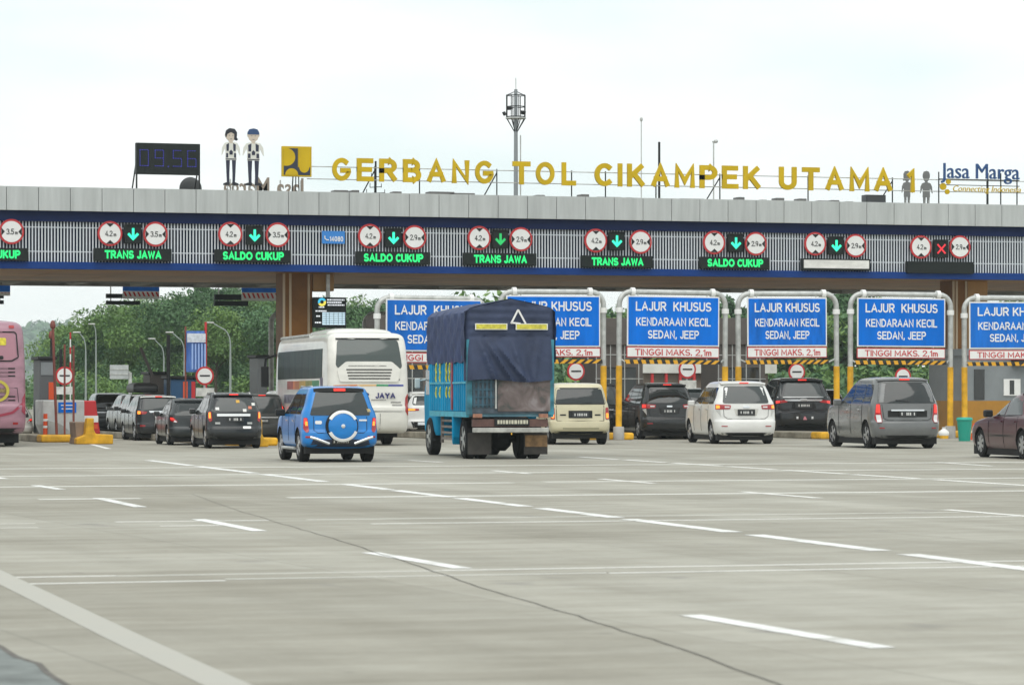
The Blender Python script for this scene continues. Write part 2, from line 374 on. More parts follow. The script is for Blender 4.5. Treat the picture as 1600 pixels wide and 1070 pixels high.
mb = MB(); pts = [gr(x, y) for x, y in [(-40, 996), (0, 1010), (25, 1027), (60, 1037), (75, 1053), (110, 1075), (140, 1110)]]
for a, b in zip(pts, pts[1:]): strip(mb, a, b, .035, .005)
tag(mb.build('gutter_joint', MC), kind='structure')

# ---- wooded hill
def ridge(px):
    return float(np.interp(px, [-100, 60, 95, 130, 165, 200, 240, 300, 420, 560, 600, 700, 760, 900, 1130, 1215, 1300, 1600, 1750], [600, 580, 548, 508, 487, 474, 456, 436, 426, 476, 488, 482, 488, 480, 488, 478, 470, 470, 480]))
leaf_cols = [((.07, .155, .035), (.16, .265, .055)), ((.036, .10, .035), (.09, .19, .06)), ((.05, .13, .052), (.11, .215, .08))]
def leaf_mat(name, a, b):
    m = bpy.data.materials.new(name); m.use_nodes = True
    t = m.node_tree; p = t.nodes['Principled BSDF']; L = t.links.new
    geo = t.nodes.new('ShaderNodeNewGeometry'); n = t.nodes.new('ShaderNodeTexNoise'); n.inputs['Scale'].default_value = .22; n.inputs['Detail'].default_value = 6; n.inputs['Roughness'].default_value = .7
    L(geo.outputs['Position'], n.inputs[0]); r = t.nodes.new('ShaderNodeValToRGB')
    r.color_ramp.elements[0].position = .35; r.color_ramp.elements[0].color = (*a, 1); r.color_ramp.elements[1].position = .65; r.color_ramp.elements[1].color = (*b, 1)
    L(n.outputs[0], r.inputs[0]); L(r.outputs[0], p.inputs['Base Color']); p.inputs['Roughness'].default_value = .6
    return m
ML = [leaf_mat('foliage_%s' % n, *c) for n, c in zip(('olive', 'deep', 'grey'), leaf_cols)]
MT = mat('bark', (.12, .09, .06), .9, noise=.4, nscale=4)
rng = np.random.default_rng(3)
def crown_arrays(cx, cy, cz, rx, rz, nl, size, seed):
    """leaf sprays spread through several overlapping clumps -> (n*4,3) vertices"""
    g = np.random.default_rng(seed)
    k = int(g.integers(8, 13)); dirs = g.normal(size=(k, 3)); dirs /= np.linalg.norm(dirs, axis=1)[:, None]
    dirs[:, 2] = np.abs(dirs[:, 2]) * 1.2 - .35
    cc = dirs * np.array([rx, rx, rz]) * g.uniform(.35, .78, (k, 1)); cr = g.uniform(.30, .52, k) * rx
    w = g.integers(0, k, nl); d = g.normal(size=(nl, 3)); d /= np.linalg.norm(d, axis=1)[:, None]
    rad = g.uniform(.45, 1.08, (nl, 1)) ** .6
    p = cc[w] + d * rad * cr[w][:, None] * np.array([1, 1, .8]) + np.array([cx, cy, cz])
    a = g.normal(size=(nl, 3)) + d * .3; a /= np.linalg.norm(a, axis=1)[:, None]
    b = np.cross(a, d + g.normal(size=(nl, 3)) * .6); b /= np.linalg.norm(b, axis=1)[:, None] + 1e-6
    s = size * g.uniform(.6, 1.4, (nl, 1))
    return np.stack([p + a * s, p + b * s * .45, p - a * s, p - b * s * .45], 1).reshape(-1, 3)
def quads(name, V, m):
    n = len(V) // 4; me = bpy.data.meshes.new(name)
    me.vertices.add(n * 4); me.vertices.foreach_set('co', V.astype(np.float32).ravel())
    me.loops.add(n * 4); me.loops.foreach_set('vertex_index', np.arange(n * 4, dtype=np.int32))
    me.polygons.add(n); me.polygons.foreach_set('loop_start', np.arange(0, n * 4, 4, dtype=np.int32)); me.polygons.foreach_set('loop_total', np.full(n, 4, np.int32))
    me.update(calc_edges=True); me.materials.append(m); return me
# terrain of the hill: rises behind the plaza
def hill_z(px, d):
    top = zz(ridge(px), 330) - 8.2
    return max(0.0, top) * float(np.clip((d - 205) / 120, 0, 1)) ** .8
mb = MB(); nx, nd = 46, 14
for j in range(nd):
    d = 195 + j * (420 - 195) / (nd - 1)
    for i in range(nx):
        px = -250 + i * 2200 / (nx - 1); p = pt(px, d); mb.v.append((p.x, p.y, hill_z(px, d) - .05))
for j in range(nd - 1):
    for i in range(nx - 1): a = j * nx + i; mb.f.append((a, a + 1, a + nx + 1, a + nx))
tag(mb.build('hillside', mat('undergrowth', (.022, .042, .014), .9, noise=.5, nscale=.5), smooth=60), kind='structure')
parts = {0: [], 1: [], 2: []}
for row, (d, n) in enumerate([(226, 62), (244, 66), (262, 70), (280, 70), (297, 72), (314, 74), (330, 76)]):
    for i in range(n):
        px = 70 + (i + rnd.uniform(.15, .85)) * 1620 / n
        dd = d + rnd.uniform(-9, 9); z0 = hill_z(px, dd); p = pt(px, dd)
        rx = rnd.uniform(1.8, 3.1); rz = rnd.uniform(1.8, 3.0)
        if z0 < .5 and row < 6 and px < 90: continue
        hid = px > 620
        parts[rnd.choice([0, 0, 1, 1, 2])].append(crown_arrays(p.x, p.y, z0 + rz * .8 + rnd.uniform(1.0, 3.4), rx, rz, 520 if hid else 2700, .32 if hid else .12, rnd.randrange(10**6)))
for i in range(420):            # shrubs and saplings along the foot of the hill
    px = 60 + (i + rnd.uniform(0, 1)) * 1640 / 420; dd = rnd.uniform(200, 320) if px < 620 else rnd.uniform(200, 232); p = pt(px, dd); rz = rnd.uniform(1.2, 2.4)
    parts[rnd.choice([0, 0, 1, 2])].append(crown_arrays(p.x, p.y, hill_z(px, dd) + rz * .6, rnd.uniform(1.6, 2.8), rz, 380 if px > 620 else 1300, .26 if px > 620 else .12, rnd.randrange(10**6)))
wood = []
for k in (0, 1, 2):
    V = np.concatenate(parts[k]); wood.append(V)
me = quads('woodland', np.concatenate(wood), ML[0])
me.materials.append(ML[1]); me.materials.append(ML[2])
idx = np.concatenate([np.full(len(w) // 4, k, np.int32) for k, w in enumerate(wood)]); me.polygons.foreach_set('material_index', idx)
o = bpy.data.objects.new('woodland', me); col.objects.link(o); tag(o, 'dense green wood covering the hill behind the toll plaza', 'woodland', kind='stuff')
# single trees that stand out in front of the wood
def make_tree(seed, h, m):
    V = crown_arrays(0, 0, h * .62, h * .36, h * .36, 4200, .17, seed)
    cm = quads('crown', V, m)
    g = random.Random(seed); t = MB(); t.tube([(0, 0, -.3), (.1, .05, h * .3), (.05, -.1, h * .55), (0, 0, h * .8)], [h * .028, h * .022, h * .014, .03], 8)
    for k in range(6):
        a = g.uniform(0, 6.28); z = h * g.uniform(.28, .55); l = h * g.uniform(.16, .28)
        t.tube([(0.05, 0, z), (math.cos(a) * l * .5, math.sin(a) * l * .5, z + l * .45), (math.cos(a) * l, math.sin(a) * l, z + l * .7)], [h * .011, h * .008, .02], 6)
    return cm, t
tree_protos = []
tlab = ['tall deep green tree standing at the front edge of the wood', 'rounded olive green tree at the front edge of the wood', 'greyish green tree at the front edge of the wood']
ti = 0
for s, h, k in [(11, 8.5, 1), (12, 7.0, 0), (13, 7.6, 2)]:
    cm, t = make_tree(s, h, ML[k]); tree_protos.append((cm, t, k))
tree_cache = {}
for px, d, k, sc in [(128, 300, 0, .85), (163, 322, 2, .95), (150, 326, 1, .9), (205, 240, 1, .62), (238, 262, 0, .8), (338, 224, 1, .62), (372, 250, 2, .8), (352, 330, 0, 1.0), (300, 336, 2, .9),
                     (560, 225, 0, .9), (655, 230, 1, .95), (765, 228, 2, 1.0), (1005, 222, 1, .8), (1140, 230, 0, .95), (1300, 224, 2, .9), (1322, 235, 0, 1.1)]:
    p = pt(px, d, hill_z(px, d)); cm, t, kk = tree_protos[k]
    o = thing('tree', tlab[k], 'tree', p, rnd.uniform(0, 6.28), 'trees along the edge of the wood'); o.scale = (sc, sc, sc * rnd.uniform(.95, 1.1))
    if k not in tree_cache:
        tree_cache[k] = (t.build('trunk', MT, o, smooth=50), link('crown', cm, None, o))
    else:
        for q in tree_cache[k]:
            c = q.copy(); col.objects.link(c); c.parent = o
# pale far hill at the end of the road
mb = MB(); prof = [(-260, 604), (-120, 596), (0, 588), (25, 566), (45, 545), (62, 530), (85, 527), (105, 540), (150, 552), (220, 560), (330, 580)]
nr = 8
for j in range(nr):
    a = j / (nr - 1)
    for px, py in prof:
        d = 2000 + 520 * a; p = pt(px, d); mb.v.append((p.x, p.y, max(-1, (zz(py, 2520)) * math.sin(a * math.pi / 2)) + rnd.uniform(-2, 2) * a))
for j in range(nr - 1):
    for i in range(len(prof) - 1): a = j * len(prof) + i; mb.f.append((a, a + 1, a + len(prof) + 1, a + len(prof)))
tag(mb.build('hill', mat('far_wood', (.06, .10, .05), .9, noise=.6, nscale=.06), smooth=60), kind='structure')
V = []
for i in range(80):
    px = rnd.uniform(0, 200); d = rnd.uniform(2160, 2510); p = pt(px, d); a = (d - 2000) / 520; py = float(np.interp(px, [q[0] for q in prof], [q[1] for q in prof]))
    V.append(crown_arrays(p.x, p.y, zz(py, 2520) * math.sin(a * math.pi / 2) + 1.5, 18, 12, 300, 2.6, i))
o = link('far_woodland', quads('far_woodland', np.concatenate(V), ML[1]), None); tag(o, 'far pale wood on the hill beyond the road', 'woodland', kind='stuff')
# air: the wood and the far hill fade
MH = bpy.data.materials.new('haze'); MH.use_nodes = True; t = MH.node_tree
for n in list(t.nodes):
    if n.type != 'OUTPUT_MATERIAL': t.nodes.remove(n)
vol = t.nodes.new('ShaderNodeVolumePrincipled'); vol.inputs['Color'].default_value = (.80, .90, .95, 1); vol.inputs['Density'].default_value = .0002; vol.inputs['Anisotropy'].default_value = .2
t.links.new(vol.outputs[0], [n for n in t.nodes if n.type == 'OUTPUT_MATERIAL'][0].inputs['Volume'])
HAZE = MB().box(-1000, 1700, -90, 2900, -1, 75).build('haze', MH); tag(HAZE, 'pale thin haze over the plaza and the wood', 'haze', kind='stuff')
# ================================================================== TOLL GANTRY
YG = 106.87
def gx(px, Y=YG): return at(px, 0, Y).x
def P(px, py, Y=YG): return at(px, py, Y)
ZT, ZF, ZB, ZS, ZU = 8.06, 7.29, 6.96, 5.66, 5.43     # fascia top / bottom, slats top / bottom, underside
GX0, GX1 = 2.0, 72.0
M['fascia'] = mat('aluminium_panel', (.47, .49, .48), .45, .2, noise=.15, nscale=1.3, stretch=(3, 1, .3))
M['navy'] = mat('navy_band', (.005, .016, .075), .55, spec=.15, noise=.15, nscale=.8)
M['royal'] = mat('blue_band', (.006, .042, .20), .55, spec=.15, noise=.15, nscale=.8)
M['slat'] = mat('white_slat', (.66, .70, .74), .5)
M['backing'] = mat('dark_backing', (.008, .014, .034), .8, spec=.1)
M['brown'] = mat('brown_cladding', (.21, .09, .02), .5, spec=.2, noise=.3, nscale=.9)
M['tan'] = mat('tan_cladding', (.36, .185, .045), .45, noise=.2, nscale=.9)
M['soffit'] = mat('soffit_panel', (.42, .20, .06), .5, spec=.2, noise=.3, nscale=.5)
M['concrete'] = mat('grey_concrete', (.36, .35, .33), .85, noise=.3, nscale=1.5)
gantry = thing('toll_gantry', 'long toll gate canopy with grey fascia, white slats and navy bands on brown columns', 'toll gate', (30, YG, 0))
def gl(mb, name, m, parent=gantry, **k):            # built in world coordinates, then hung under the gantry empty
    o = mb.build(name, m, None, **k); o.parent = parent
    o.matrix_parent_inverse = Matrix.Translation(-Vector(gantry.location)) if parent is gantry else Matrix.Identity(4)
    return o
mb = MB(); x = GX0
while x < GX1:
    mb.box(x + .008, x + 1.022, YG - .34, YG - .29, ZF, ZT); x += 1.03
gl(mb, 'fascia', M['fascia'], bevel=.006)
gl(MB().box(GX0, GX1, YG - .287, YG - .1, ZF + .02, ZT - .02), 'fascia_backing', M['backing'])
gl(MB().box(GX0, GX1, YG - .1, YG + .3, ZB, ZF + .06), 'upper_band', M['navy'])
gl(MB().box(GX0, GX1, YG + .04, YG + .3, ZS, ZB), 'screen_backing', M['backing'])
mb = MB(); x = GX0
while x < GX1: mb.box(x, x + .040, YG - .005, YG + .02, ZS + .003, ZB - .003); x += .1033
mb.box(GX0, GX1, YG + .021, YG + .039, ZB - .20, ZB - .17); mb.box(GX0, GX1, YG + .021, YG + .039, ZS + .32, ZS + .35)
gl(mb, 'slat_screen', M['slat'])
gl(MB().box(GX0, GX1, YG - .12, YG + .3, ZU, ZS), 'lower_band', M['royal'])
mb = MB(); x = GX0
while x < GX1:
    for j in range(5): mb.box(x + .012, x + 2.35, YG + .31 + j * 2.3, YG + 2.59 + j * 2.3, ZU + .02, ZU + .10)
    x += 2.362
gl(mb, 'soffit', M['soffit'])
gl(MB().box(GX0, GX1, YG + .3, YG + 16.6, ZU + .12, ZT - .05), 'roof', M['concrete'])
mb = MB()
for k in range(30): mb.box(GX0 + k * 2.4, GX0 + k * 2.4 + .35, YG + 12.0, YG + 16.2, ZU + .02, ZU + .119)
mb.box(GX0, GX1, YG + 11.85, YG + 12.3, ZU - .01, ZU + .118); mb.box(GX0, GX1, YG + 16.21, YG + 16.55, ZU + .0, ZU + .117)
for q in build_each(mb, 'beam', M['concrete']):
    q.parent = gantry; q.matrix_parent_inverse = Matrix.Translation(-Vector(gantry.location))
def column(px0, px1, tan_px0=None, tan_px1=None, tz=None):
    Y = YG + 1.6; x0, x1 = gx(px0, Y), gx(px1, Y); w = x1 - x0
    c = gl(MB().box(x0, x1, Y, Y + 1.1, 0, ZU + .015), 'column', M['brown'])
    s = MB()
    for f in (0, .22, .86): s.box(x0 + w * f - .03, x0 + w * f + .05, Y - .03, Y - .002, 0, ZU)
    build_each(s, 'trim_strip', mat('pale_trim', (.42, .33, .22), .5), c)
    if tan_px0:
        gl(MB().box(gx(tan_px0, Y), gx(tan_px1, Y), Y + .1, Y + 1.0, tz, ZU + .01), 'column_box', M['tan'], bevel=.01)
column(443, 488, 490, 523, 4.86)
column(1489, 1512, 1514, 1545, 2.9)
column(-590, -545)
# low equipment lying along the roof edge
roofg = random.Random(5); mve = mat('roof_equipment', (.16, .16, .16), .7)
for px in (520, 548, 612, 640, 668, 700, 742, 836, 905, 930, 975, 1060, 1150, 1185, 1210, 1245, 1275, 1296, 1318):
    w = roofg.choice([.25, .3, .5, .9]); p = P(px, 0, YG + 1.5); gl(MB().box(p.x, p.x + w, YG + 1.3, YG + 1.8, ZT - .06, ZT + roofg.uniform(.10, .2)), 'roof_vent', mve, bevel=.02)

# ---------------------------------------------------------------- signs along the slat screen
where = ['at the cut-off end of the gantry', 'under the rooftop clock board', 'under the two rooftop officer figures', 'under the rooftop word GERBANG', 'under the tall floodlight mast',
         'under the rooftop letters CIK', 'under the rooftop letters PEK', 'under the rooftop word UTAMA', 'under the blue rooftop name']
ord_ = None
def round_sign(px, py, kind, i):
    p = P(px, py, YG - .16); r = .405
    lab = 'round red-rimmed %s limit sign %s' % ('4.2 m height' if kind == '4.2' else kind + ' m width', where[i])
    t = thing('height_limit_sign' if kind == '4.2' else 'width_limit_sign', lab, 'road sign', p, 0, 'round limit signs on the gantry')
    MB().prism(disc(0, 0, r, 40), 0, .05).build('rim', M['red'], t)
    MB().prism(disc(0, 0, r * .84, 40), -.012, .0).build('face', M['white'], t)
    tr = MB(); k = r * .84
    if kind == '4.2':
        for s in (1, -1): tr.prism([(-.13, s * k * .97), (.13, s * k * .97), (0, s * k * .62)], -.02, -.012)
    else:
        for s in (1, -1): tr.prism([(s * k * .97, -.13), (s * k * .97, .13), (s * k * .64, 0)], -.02, -.012)
    build_each(tr, 'arrowhead', M['blk'], t)
    m = caps_mb(MB(), kind, -.045, .0, .25, .18, -.012, .010, .14); caps_mb(m, 'm', .155, -.045, .085, .085, -.012, .010, .16)
    m.build('lettering', M['blk'], t)
    b = MB(); b.box(-.03, .03, .05, .13, -r * .8, r * .8); b.build('bracket', M['steel'], t)
for i, (px, py) in enumerate([(172, 365), (360, 366), (578, 369), (749, 372), (931, 376), (1116, 379), (1274, 381), (1439, 386)]): round_sign(px, py, '4.2', i + 1)
for i, (px, py, k) in enumerate([(18, 362, '3.5'), (243, 366, '3.5'), (434, 367, '3.5'), (648, 371, '2.9'), (814, 374, '2.9'), (1001, 378, '2.9'), (1181, 381, '2.9'), (1337, 384, '2.9'), (1500, 386, '2.9')]): round_sign(px, py, k, i)
ARW = [(-.035, .17), (.035, .17), (.035, -.045), (.12, .04), (.17, -.01), (0, -.18), (-.17, -.01), (-.12, .04), (-.035, -.045)]
for i, (px, py) in enumerate([(208, 366), (398, 368), (615, 372), (782, 374), (964, 377), (1150, 380), (1307, 384), (1471, 389)]):
    g = i < 7; p = P(px, py, YG - .24)
    t = thing('lane_signal', 'dark LED box showing a %s %s' % ('green down arrow' if g else 'dull red cross', where[i + 1]), 'lane signal', p, 0, 'LED lane signals on the gantry')
    MB().box(-.27, .27, 0, .18, -.30, .30).build('housing', M['led_off'], t, bevel=.01)
    MB().box(-.30, .30, -.05, .0, .30, .325).build('visor', M['blk'], t)
    a = MB()
    if g: a.prism([(x * 1.12, z * 1.15) for x, z in ARW], -.014, -.002)
    else:
        a.prism([(-.17, .14), (-.13, .18), (.17, -.14), (.13, -.18)], -.012, -.002); a.prism([(.17, .14), (.13, .18), (-.17, -.14), (-.13, -.18)], -.0135, -.003)
    am = M['led_arrow'] if g else M['led_red']
    if i == 3: am = mat('led_arrow_dim', (.01, .2, .05), .5, emit=(.01, .42, .10), es=.8)
    a.build('arrow' if g else 'cross', am, t)
PAN = [(-18, 397, 'SALDO CUKUP'), (208, 398, 'TRANS JAWA'), (396, 400, 'SALDO CUKUP'), (615, 403, 'SALDO CUKUP'), (782, 405, 'TRANS JAWA'), (965, 409, 'TRANS JAWA'), (1149, 411, 'SALDO CUKUP'), (1307, 413.5, None), (1470, 418, '')]
for i, (px, py, s) in enumerate(PAN):
    p = P(px, py, YG - .26); w = 1.27
    lab = ('long dark LED panel reading %s in green %s' % (s, where[i])) if s else ('long LED panel washed out to white %s' if s is None else 'long unlit dark LED panel %s') % where[i]
    t = thing('message_panel', lab, 'LED panel', p, 0, 'long message panels on the gantry')
    MB().box(-w, w, 0, .2, -.205, .205).build('housing', M['led_off'], t, bevel=.012)
    if s:
        caps_mb(MB(), s, 0, 0, 1.02 * 2 if 'SALDO' in s else .93 * 2, .27, -.002, .012, .23, .30).build('lettering', M['led_green'], t)
    elif s is None:
        MB().box(-w + .05, w - .05, -.012, -.001, -.13, .155).build('screen', mat('washed_screen', (.75, .74, .70), .25, noise=.25, nscale=1.2, stretch=(1, 1, 3)), t)
# small blue call sign
p = P(521, 371, YG - .14); t = thing('call_centre_sign', 'small blue plate reading 14080 fixed to the white slats', 'sign', p)
MB().box(-.39, .39, 0, .03, -.21, .21).build('board', mat('call_blue', (.03, .22, .62), .45), t, bevel=.004)
m = caps_mb(MB(), '14080', .1, -.05, .46, .17, -.002, .008, .2); m.tube([(-.30, -.006, .05), (-.29, -.006, -.04), (-.23, -.006, -.09), (-.16, -.006, -.09)], .02, 6); m.build('lettering', M['white'], t)

# ---------------------------------------------------------------- things standing on the roof
def foot(p, z=ZT - .06): return p.z - z
YR = YG + .25
# clock board
p = P(263, 248.5, YR); w, h = 1.06, .51
t = thing('clock_board', 'black digital clock board showing 09.56 on thin legs on the roof', 'clock', (p.x, YR, ZT - .05)); cz = p.z - ZT + .05
MB().box(-w, w, 0, .22, cz - h, cz + h).build('cabinet', M['led_off'], t, bevel=.01)
SEG = {'0': 'abcdef', '9': 'abcdfg', '5': 'acdfg', '6': 'acdefg'}
m = MB()
for ch, ox in (('0', -.80), ('9', -.30), ('5', .30), ('6', .78)):
    hw, hh, tk = .15, .27, .024
    for s_ in SEG[ch]:
        x0, x1, z0, z1 = {'a': (-hw, hw, hh - tk, hh), 'g': (-hw, hw, -tk / 2, tk / 2), 'd': (-hw, hw, -hh, -hh + tk), 'f': (-hw, -hw + tk, 0, hh), 'b': (hw - tk, hw, 0, hh), 'e': (-hw, -hw + tk, -hh, 0), 'c': (hw - tk, hw, -hh, 0)}[s_]
        k = 4
        for q in range(k):           # dotted segments, as LED modules are
            fx0, fx1 = x0 + (x1 - x0) * q / k, x0 + (x1 - x0) * (q + .7) / k; fz0, fz1 = z0 + (z1 - z0) * q / k, z0 + (z1 - z0) * (q + .7) / k
            if s_ in 'agd': m.box(ox + fx0, ox + fx1, -.012, -.002, cz + z0 + .02, cz + z1 + .02)
            else: m.box(ox + x0, ox + x1, -.0125, -.002, cz + fz0 + .02, cz + fz1 + .02)
m.box(-.02, .02, -.012, -.002, cz - .27, cz - .23); m.build('digits', M['led_blue'], t)
for s in (-1, 1):
    l = MB(); l.bar((s * (w - .02), .05, 0), (s * (w - .02), .05, cz - h), .05); l.bar((s * (w - .02), .9, 0), (s * (w - .02), .15, cz - h * .3), .04); l.build('leg', M['blk'], t)
# satellite dish beside it
p = P(298, 286, YG + 1.6); t = thing('satellite_dish', 'round dark dish low on the roof edge under the clock board', 'dish', (p.x, YG + 1.6, ZT - .05))
m = MB(); m.lathe([(.02, -.10), (.2, -.085), (.32, -.04), (.38, .03), (.365, .035), (.30, -.02), (.02, -.07)], 'y', (0, 0, .20), 28); m.build('reflector', mat('dish_back', (.045, .048, .05), .6), t, smooth=40)
MB().bar((0, -.05, 0), (0, -.05, .2), .05).build('stem', M['steel'], t)
# cut-out officers (flat painted boards)
M['skin'] = mat('painted_skin', (.58, .50, .41), .6); M['hair'] = mat('painted_hair', (.015, .017, .025), .6); M['trouser'] = mat('painted_navy', (.018, .022, .05), .6); M['cap'] = mat('painted_cap', (.02, .06, .16), .6); M['vest'] = mat('painted_vest', (.68, .68, .62), .6); M['boardgrey'] = mat('board_back', (.15, .155, .15), .8)
def officer(px, Y, woman, label, back=False, base=0.25):
    x = gx(px, Y); z0 = ZT - .05
    t = thing('cutout_officer', label, 'figure board', (x, Y, z0), math.pi if back else 0, 'flat officer figures on the roof')
    b = base; mm = (lambda k: M['boardgrey']) if back else (lambda k: M[k])
    n = .88 if woman else 1.0
    if back: t.scale = (.74, 1, 1)
    legs = MB()
    for s in (-1, 1):
        legs.prism([(s * .04 * n, b + .85), (s * .19 * n, b + .85), (s * .17 * n, b + .4), (s * .15 * n, b + .06), (s * .06 * n, b + .06), (s * .06 * n, b + .4)], 0, .04)
    build_each(legs, 'trouser_leg', mm('trouser'), t)
    sh = MB()
    for s in (-1, 1): sh.prism([(s * .05 * n, b), (s * .30 * n, b), (s * .28 * n, b + .06), (s * .15 * n, b + .10), (s * .05 * n, b + .10)], -.003, .045)
    build_each(sh, 'shoe', mm('hair'), t)
    MB().prism([(-.21 * n, b + .82), (.21 * n, b + .82), (.20 * n, b + 1.1), (.22 * n, b + 1.22), (.33 * n, b + 1.0), (.36 * n, b + .98), (.33 * n, b + 1.25), (.24 * n, b + 1.38), (.08, b + 1.42), (-.08, b + 1.42), (-.24 * n, b + 1.38), (-.33 * n, b + 1.25), (-.36 * n, b + .98), (-.33 * n, b + 1.0), (-.22 * n, b + 1.22), (-.20 * n, b + 1.1)], -.002, .042).build('vest', mm('vest'), t)
    st = MB()
    for s in (-1, 1):
        st.prism([(s * .08, b + 1.12), (s * .17 * n, b + 1.12), (s * .18 * n, b + 1.33), (s * .07, b + 1.38)], -.012, -.002)
        st.prism([(s * .10, b + .90), (s * .19 * n, b + .90), (s * .185 * n, b + 1.05), (s * .10, b + 1.05)], -.012, -.002)
    st.prism([(-.05, b + 1.0), (.05, b + 1.0), (.06, b + 1.1), (0, b + 1.16), (-.06, b + 1.1)], -.012, -.002); st.prism([(-.20 * n, b + .84), (.20 * n, b + .84), (.20 * n, b + .87), (-.20 * n, b + .87)], -.012, -.002)
    build_each(st, 'vest_stripe', mm('trouser'), t)
    hd = MB(); hd.prism([(-.05, b + 1.38), (.05, b + 1.38), (.06, b + 1.44), (.15, b + 1.52), (.17, b + 1.66), (.14, b + 1.76), (-.14, b + 1.76), (-.17, b + 1.66), (-.15, b + 1.52), (-.06, b + 1.44)], -.004, .038)
    for s in (-1, 1): hd.prism([(s * .165, b + 1.58), (s * .205, b + 1.62), (s * .20, b + 1.69), (s * .165, b + 1.68)], -.003, .037)
    hd.build('head', mm('skin'), t)
    hr = MB()
    if woman:
        hr.prism([(.10, b + 1.50), (.18, b + 1.46), (.24, b + 1.50), (.19, b + 1.56), (.20, b + 1.74), (.12, b + 1.85), (-.05, b + 1.87), (-.16, b + 1.80), (-.20, b + 1.66), (-.17, b + 1.55), (-.12, b + 1.68), (.0, b + 1.74), (.11, b + 1.68)], -.014, .044); hr.build('hair', mm('hair'), t)
    else:
        hr.prism([(-.20, b + 1.68), (.20, b + 1.68), (.19, b + 1.76), (.13, b + 1.85), (0, b + 1.88), (-.13, b + 1.85), (-.19, b + 1.76)], -.016, .05); hr.build('cap', mm('cap'), t)
    if not back:
        f = MB()
        for s in (-1, 1): f.prism(disc(s * .06, b + 1.63, .014, 10), -.01, -.002)
        f.prism([(-.04, b + 1.52), (.04, b + 1.52), (.03, b + 1.505), (-.03, b + 1.505)], -.01, -.002); f.build('face_marks', mm('hair'), t)
    l = MB()
    for s in (-1, 1): l.bar((s * .1, .06, 0), (s * .1, .06, b + .7), .03)
    build_each(l, 'support', M['steel'], t)
officer(361, YR, True, 'flat painted figure of a woman officer in striped vest and dark hair')
officer(396, YR, False, 'flat painted figure of a man officer in striped vest and blue cap')
officer(1417, YG + 15.5, True, 'grey rear side of a figure board behind the yellow numeral', True, .46)
officer(1447, YG + 15.5, False, 'grey rear side of a figure board beside the blue rooftop name', True, .46)
# mirrored lettering on the far roof edge
p = P(413, 290, YG + 16); t = thing('rear_name_sign', 'grey back of the name letters on the far roof edge under the officer figures', 'sign', (p.x, YG + 16, ZT - .05))
wd = gx(478, YG + 16) - gx(348, YG + 16)
hl = P(0, 279, YG + 16).z - (ZT + .25)
m = text_mb(MB(), 'Jasa Marga', 0, 9.60 - .5 - ZT + .05, wd, .98, 0, .08, .005, 0, True); m.build('lettering', mat('letter_back', (.23, .19, .15), .7), t)
m = MB()
for k in (-.4, -.1, .2, .45): m.bar((k * wd, .1, 0), (k * wd, .1, 1.5), .05)
m.bar((-.5 * wd, .1, .9), (.5 * wd, .1, .9), .04); build_each(m, 'support_bar', M['steel'], t)
# yellow emblem board
p = P(464, 252.5, YR); s2 = .50
t = thing('emblem_board', 'square yellow board with dark blue emblem standing beside the rooftop letters', 'sign', (p.x, YR, ZT - .05)); cz = p.z - ZT + .05
q = lambda x, z: ((x - .5) * 2 * s2, cz + (z - .5) * 2 * s2)
MB().box(-s2, s2, 0, .15, cz - s2, cz + s2).build('board', M['goldletter'], t, bevel=.008)
MB().prism([q(.05, .05), q(.95, .05), q(.95, .31), q(.53, .31), q(.53, .93), q(.18, .93), q(.05, .90)], -.008, -.0005).build('emblem_ground', mat('emblem_navy', (.02, .028, .05), .5), t)
e = MB()
e.prism([q(x, z) for x, z in [(.05, .93), (.18, .93)] + [(.15 + .29 * math.cos(a), .64 + .29 * math.sin(a)) for a in np.linspace(1.45, -1.57, 16)] + [(.05, .35)]], -.016, -.009)
e.prism([q(x, z) for x, z in [(.56, .93), (.955, .93), (.955, .36)] + [(.745 + .17 * math.cos(a), .32 + .19 * math.sin(a)) for a in np.linspace(0, -3.14, 14)] + [(.56, .36)]], -.016, -.009)
e.prism([q(.32 + .22 * math.cos(a), .05 + .22 * math.sin(a)) for a in np.linspace(0, 3.14, 14)], -.016, -.009)
e.build('emblem_shapes', M['goldletter'], t)
m = MB()
for x in (-.12, .0, .12): m.bar((x, .2, 0), (x * .8, .16, cz - s2 + .02), .03)
build_each(m, 'support', M['blk'], t)
# GERBANG TOL CIKAMPEK UTAMA 1
LET = [('G', 533), ('E', 570), ('R', 606), ('B', 643), ('A', 681), ('N', 719), ('G', 756), ('T', 814), ('O', 851), ('L', 888), ('C', 942), ('I', 968), ('K', 993), ('A', 1031), ('M', 1069), ('P', 1106), ('E', 1140), ('K', 1174), ('U', 1230), ('T', 1266), ('A', 1303), ('M', 1342), ('A', 1379), ('1', 1422)]
x0 = gx(500, YR)
t = thing('rooftop_sign', 'golden letters reading GERBANG TOL CIKAMPEK UTAMA 1 on rails along the roof', 'sign', (x0, YR, ZT - .05))
for ch, px in LET:
    yc = 265.0 + (px - 533) * (283.0 - 265) / (1422 - 533); d = dY(px, YR); k = 5200 / d
    p = P(px, yc, YR); wpx = {'I': 7, '1': 13, 'M': 33, 'N': 28, 'A': 31, 'O': 30, 'G': 30, 'L': 23, 'E': 27, 'C': 29}.get(ch, 29)
    caps_mb(MB(), ch, p.x - x0, p.z - ZT + .05, wpx / k, 36 / k, 0, .10, .21).build('letter', M['goldletter'], t)
rl = MB(); xe = gx(1600, YR) - x0 + 4
for z in (.52, .93): rl.tube([(-.4, .16, z), (xe, .16, z)], .016, 6)
rl.build('rail', M['steel'], t)
for px in (658, 1263, 1400): pass
